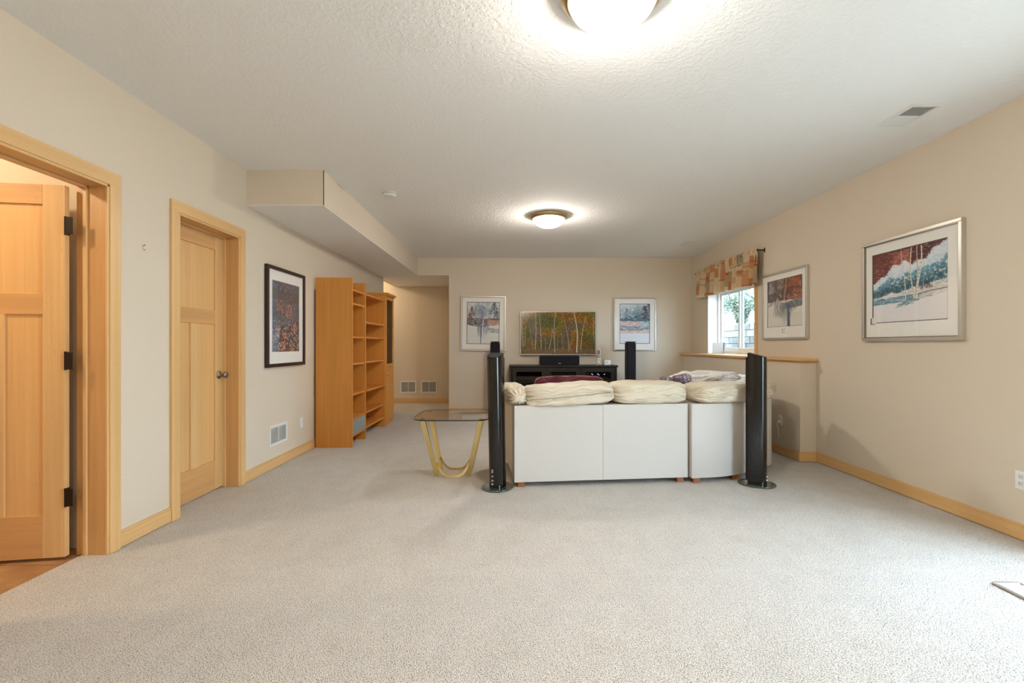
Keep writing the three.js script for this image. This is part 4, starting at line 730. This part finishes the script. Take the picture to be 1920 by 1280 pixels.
{
  const z0 = -8.0, z1 = -6.03, len = z1 - z0, y1 = 2.405;
  const t = thing('valance', 'gathered patchwork window valance in beige and terracotta on a thin rod', 'valance', [R, 1.975, z0]);
  const nu = 420, nv = 34, pos = [], uv = [], idx = [];
  const X = (u, v) => { const a = 0.038 * (0.4 + 0.6 * v), ph = 2 * Math.PI * (14 * u + 0.35 * Math.sin(u * 19)) + 0.6 * PN.noise(u * 8, v * 2, 3); return -0.092 + a * Math.sin(ph) + 0.01 * PN.noise(u * 30, v * 3, 7); };
  for (const side of [0, 1]) for (let j = 0; j <= nv; j++) for (let i = 0; i <= nu; i++) {
    const u = i / nu, v = j / nv;                                              // v 0 at the top
    const rod = Math.exp(-(((v - 0.09) / 0.03) ** 2)), x = (X(u, v) + 0.092) * (1 - 0.55 * rod) - 0.092 - 0.014 * rod + side * 0.0025;
    pos.push(x, 0.455 * (1 - v) - 0.006 * Math.sin(u * 60) * (1 - v) + 0.004 * Math.sin(u * 34) * v, u * len); uv.push(u, 1 - v);
  }
  const q = (nu + 1) * (nv + 1);
  for (let s = 0; s < 2; s++) for (let j = 0; j < nv; j++) for (let i = 0; i < nu; i++) { const a = s * q + j * (nu + 1) + i, b = a + 1, c = a + nu + 1, d = c + 1; s ? idx.push(a, b, c, b, d, c) : idx.push(a, c, b, b, c, d); }
  const g = new THREE.BufferGeometry(); g.setAttribute('position', new THREE.Float32BufferAttribute(pos, 3)); g.setAttribute('uv', new THREE.Float32BufferAttribute(uv, 2)); g.setIndex(idx); g.computeVertexNormals();
  mesh('cloth', g, std(0xeadfd0, 0.95, { map: valTex, side: THREE.DoubleSide, bumpMap: weaveBump, bumpScale: 0.0006 }), t, { keepUV: true });
  mesh('rod', put(cyl(0.0045, 0.0045, len + 0.06, 14), -0.092, 0.414, len / 2, Math.PI / 2), M.bronze, t, { keepUV: true });
  for (const e of [-0.02, len + 0.02]) mesh('bracket', [bx(-0.09, 0, 0.406, 0.42, e - 0.006, e + 0.006, 0.002), bx(-0.006, 0, 0.385, 0.44, e - 0.012, e + 0.012, 0.002), put(new THREE.SphereGeometry(0.012, 16, 12), -0.092, 0.414, e + Math.sign(e - 0.5) * 0.012)], M.bronze, t);
}
// patio door on the right wall, just outside the picture: the daylight comes through it
{
  const g = structGroup('door_3', [R, 0, PD[0]]), W = PD[1] - PD[0], H = PDTOP, x0 = 0.08, x1 = 0.17;
  mesh('door_frame', [bx(x0, x1, 0, H, 0, 0.04, 0.004), bx(x0, x1, 0, H, W - 0.04, W, 0.004), bx(x0, x1, H - 0.04, H, 0.04, W - 0.04, 0.004), bx(x0, x1, 0.001, 0.03, 0.04, W - 0.04, 0.004)], M.vinyl, g);
  for (const [a, b, x] of [[0.04, W / 2 + 0.03, 0.1], [W / 2 - 0.03, W - 0.04, 0.135]]) {
    const s = mesh('door_panel', [bx(x, x + 0.03, 0.03, H - 0.04, a, a + 0.06, 0.004), bx(x, x + 0.03, 0.03, H - 0.04, b - 0.06, b, 0.004), bx(x, x + 0.03, 0.03, 0.12, a + 0.06, b - 0.06, 0.004), bx(x, x + 0.03, H - 0.11, H - 0.04, a + 0.06, b - 0.06, 0.004)], M.vinyl, g);
    mesh('pane', put(new THREE.PlaneGeometry(b - a - 0.11, H - 0.22), x + 0.015, (H + 0.01) / 2, (a + b) / 2, 0, Math.PI / 2), M.pane, s, { keepUV: true });
  }
  const c = structGroup('trim_5', [R, 0, PD[0]]), w = 0.089;
  mesh('casing_side', bx(-0.019, 0, 0, H + w, -w, 0, 0.003), M.maple, c); mesh('casing_side', bx(-0.019, 0, 0, H + w, W, W + w, 0.003), M.maple, c); mesh('casing_head', bx(-0.0196, 0, H, H + w + 0.0006, -w, W + w, 0.003), M.maple, c, { grain: 'z' });
}
// outside: patio, retaining wall of blocks, gravel bank and shrubs
struct('patio_ground', bx(R + 0.25, 14, -0.2, -0.03, 8, -6.0, 0), M.concrete);
{
  const wx = 4.62, bank = structGroup('ground_bank', [wx, 0, -6.0]);
  mesh('soil', bx(0.28, 9, -0.2, 1.56, 0, -12, 0), std(0x55504a, 1, { bumpMap: knockdown, bumpScale: 0.02 }), bank);
  const well = structGroup('ground_well', [R + 0.25, 0, -6.0]);
  mesh('gravel_floor', bx(0, wx - R - 0.25, -0.2, 0.75, 0, -12, 0), std(0x7d7a76, 1, { bumpMap: knockdown, bumpScale: 0.02 }), well);
  const rw = structGroup('wall_retaining', [wx, 0.7, -7.4]);
  const geos = [0, 1, 2].map((k) => { const g = new RoundedBoxGeometry(0.26, 0.128, 0.296, 2, 0.012), p = g.attributes.position; for (let i = 0; i < p.count; i++) { const n = PN.noise(p.getX(i) * 30 + k * 9, p.getY(i) * 30, p.getZ(i) * 30) * 0.012; p.setX(i, p.getX(i) + n); } g.computeVertexNormals(); return g; });
  const bm = [0x77716a, 0x6c6761, 0x807a72, 0x625e59].map((c) => std(c, 0.95, { bumpMap: knockdown, bumpScale: 0.008 }));
  for (let r = 0; r < 7; r++) for (let k = 0; k < 16; k++) { const m = mesh('block', geos[(r * 3 + k) % 3].clone(), bm[Math.floor(rnd() * 4)], rw); m.position.set(0.13 + rr(-0.006, 0.006), 0.065 + r * 0.134, -k * 0.305 - (r % 2) * 0.15); }
  // loose stones on the bank
  const stone = new THREE.IcosahedronGeometry(0.5, 1), sp = stone.attributes.position; for (let i = 0; i < sp.count; i++) { const n = 1 + 0.25 * PN.noise(sp.getX(i) * 3, sp.getY(i) * 3, sp.getZ(i) * 3); sp.setXYZ(i, sp.getX(i) * n, sp.getY(i) * n * 0.7, sp.getZ(i) * n); } stone.computeVertexNormals();
  const sm = new THREE.InstancedMesh(stone, std(0x8f9098, 0.9), 900), mt = new THREE.Matrix4(), qt = new THREE.Quaternion();
  for (let i = 0; i < 900; i++) { qt.setFromEuler(new THREE.Euler(rnd() * 6, rnd() * 6, rnd() * 6)); const s = rr(0.05, 0.13); mt.compose(new THREE.Vector3(wx + 0.3 + rnd() ** 1.4 * 1.0, 1.57 + s * 0.2, -7.2 - rnd() * 5), qt, new THREE.Vector3(s, s, s)); sm.setMatrixAt(i, mt); sm.setColorAt(i, new THREE.Color().setHSL(0.62, 0.07, rr(0.22, 0.6))); }
  sm.name = 'stones'; sm.userData = { kind: 'stuff', label: 'grey stones on the bank above the block wall outside the window', category: 'stones' }; sm.castShadow = sm.receiveShadow = true; scene.add(sm);
  // shrubs: leafy twigs
  const leafG = new THREE.BufferGeometry(); leafG.setAttribute('position', new THREE.Float32BufferAttribute([0, 0, 0, 0.35, 0.12, 0.4, 0, 0.05, 1, -0.35, 0.12, 0.4], 3)); leafG.setIndex([0, 1, 2, 0, 2, 3]); leafG.computeVertexNormals();
  const leafM = phys({ color: 0xffffff, roughness: 0.7, side: THREE.DoubleSide });
  const shrub = (label, x, z, y0, R0, H0, n, hue) => {
    const t = thing('shrub', label, 'shrub', [x, y0, z]);
    const tw = []; const tips = [];
    for (let i = 0; i < 46; i++) { const a = rnd() * 6.28, r = R0 * Math.sqrt(rnd()), p = [new THREE.Vector3(0, 0, 0), new THREE.Vector3(r * 0.4 * Math.cos(a), H0 * 0.45, r * 0.4 * Math.sin(a)), new THREE.Vector3(r * Math.cos(a), H0 * rr(0.5, 1) * (1 - 0.3 * (r / R0) ** 2), r * Math.sin(a))]; const cv = new THREE.CatmullRomCurve3(p); tw.push(new THREE.TubeGeometry(cv, 8, 0.008, 5)); tips.push(cv); }
    mesh('stem', tw, std(0x54483c, 0.9), t);
    const im = new THREE.InstancedMesh(leafG, leafM, n);
    for (let i = 0; i < n; i++) { const p = tips[i % 46].getPoint(rr(0.14, 1.0)); p.x += rr(-0.07, 0.07); p.y += rr(-0.06, 0.06); p.z += rr(-0.07, 0.07); qt.setFromEuler(new THREE.Euler(rr(-1.2, 0.6), rnd() * 6.28, rr(-0.6, 0.6))); const s = rr(0.035, 0.07); mt.compose(p, qt, new THREE.Vector3(s, s, s)); im.setMatrixAt(i, mt); im.setColorAt(i, new THREE.Color().setHSL(hue + rr(-0.03, 0.03), rr(0.1, 0.22), rr(0.16, 0.55))); }
    im.name = 'foliage'; im.userData.kind = 'stuff'; t.add(im);
  };
  shrub('pale green shrub above the block wall, seen through the right half of the window', 5.9, -10.9, 1.56, 0.7, 1.25, 4200, 0.3);
  shrub('full green shrub above the block wall, seen through the left half of the window', 5.8, -12.2, 1.56, 0.8, 1.4, 5200, 0.28);
  shrub('far shrub above the block wall, hidden mostly by the window frame on the left', 5.8, -13.9, 1.56, 0.8, 1.3, 4200, 0.26);
}
renderer.render(scene, camera);
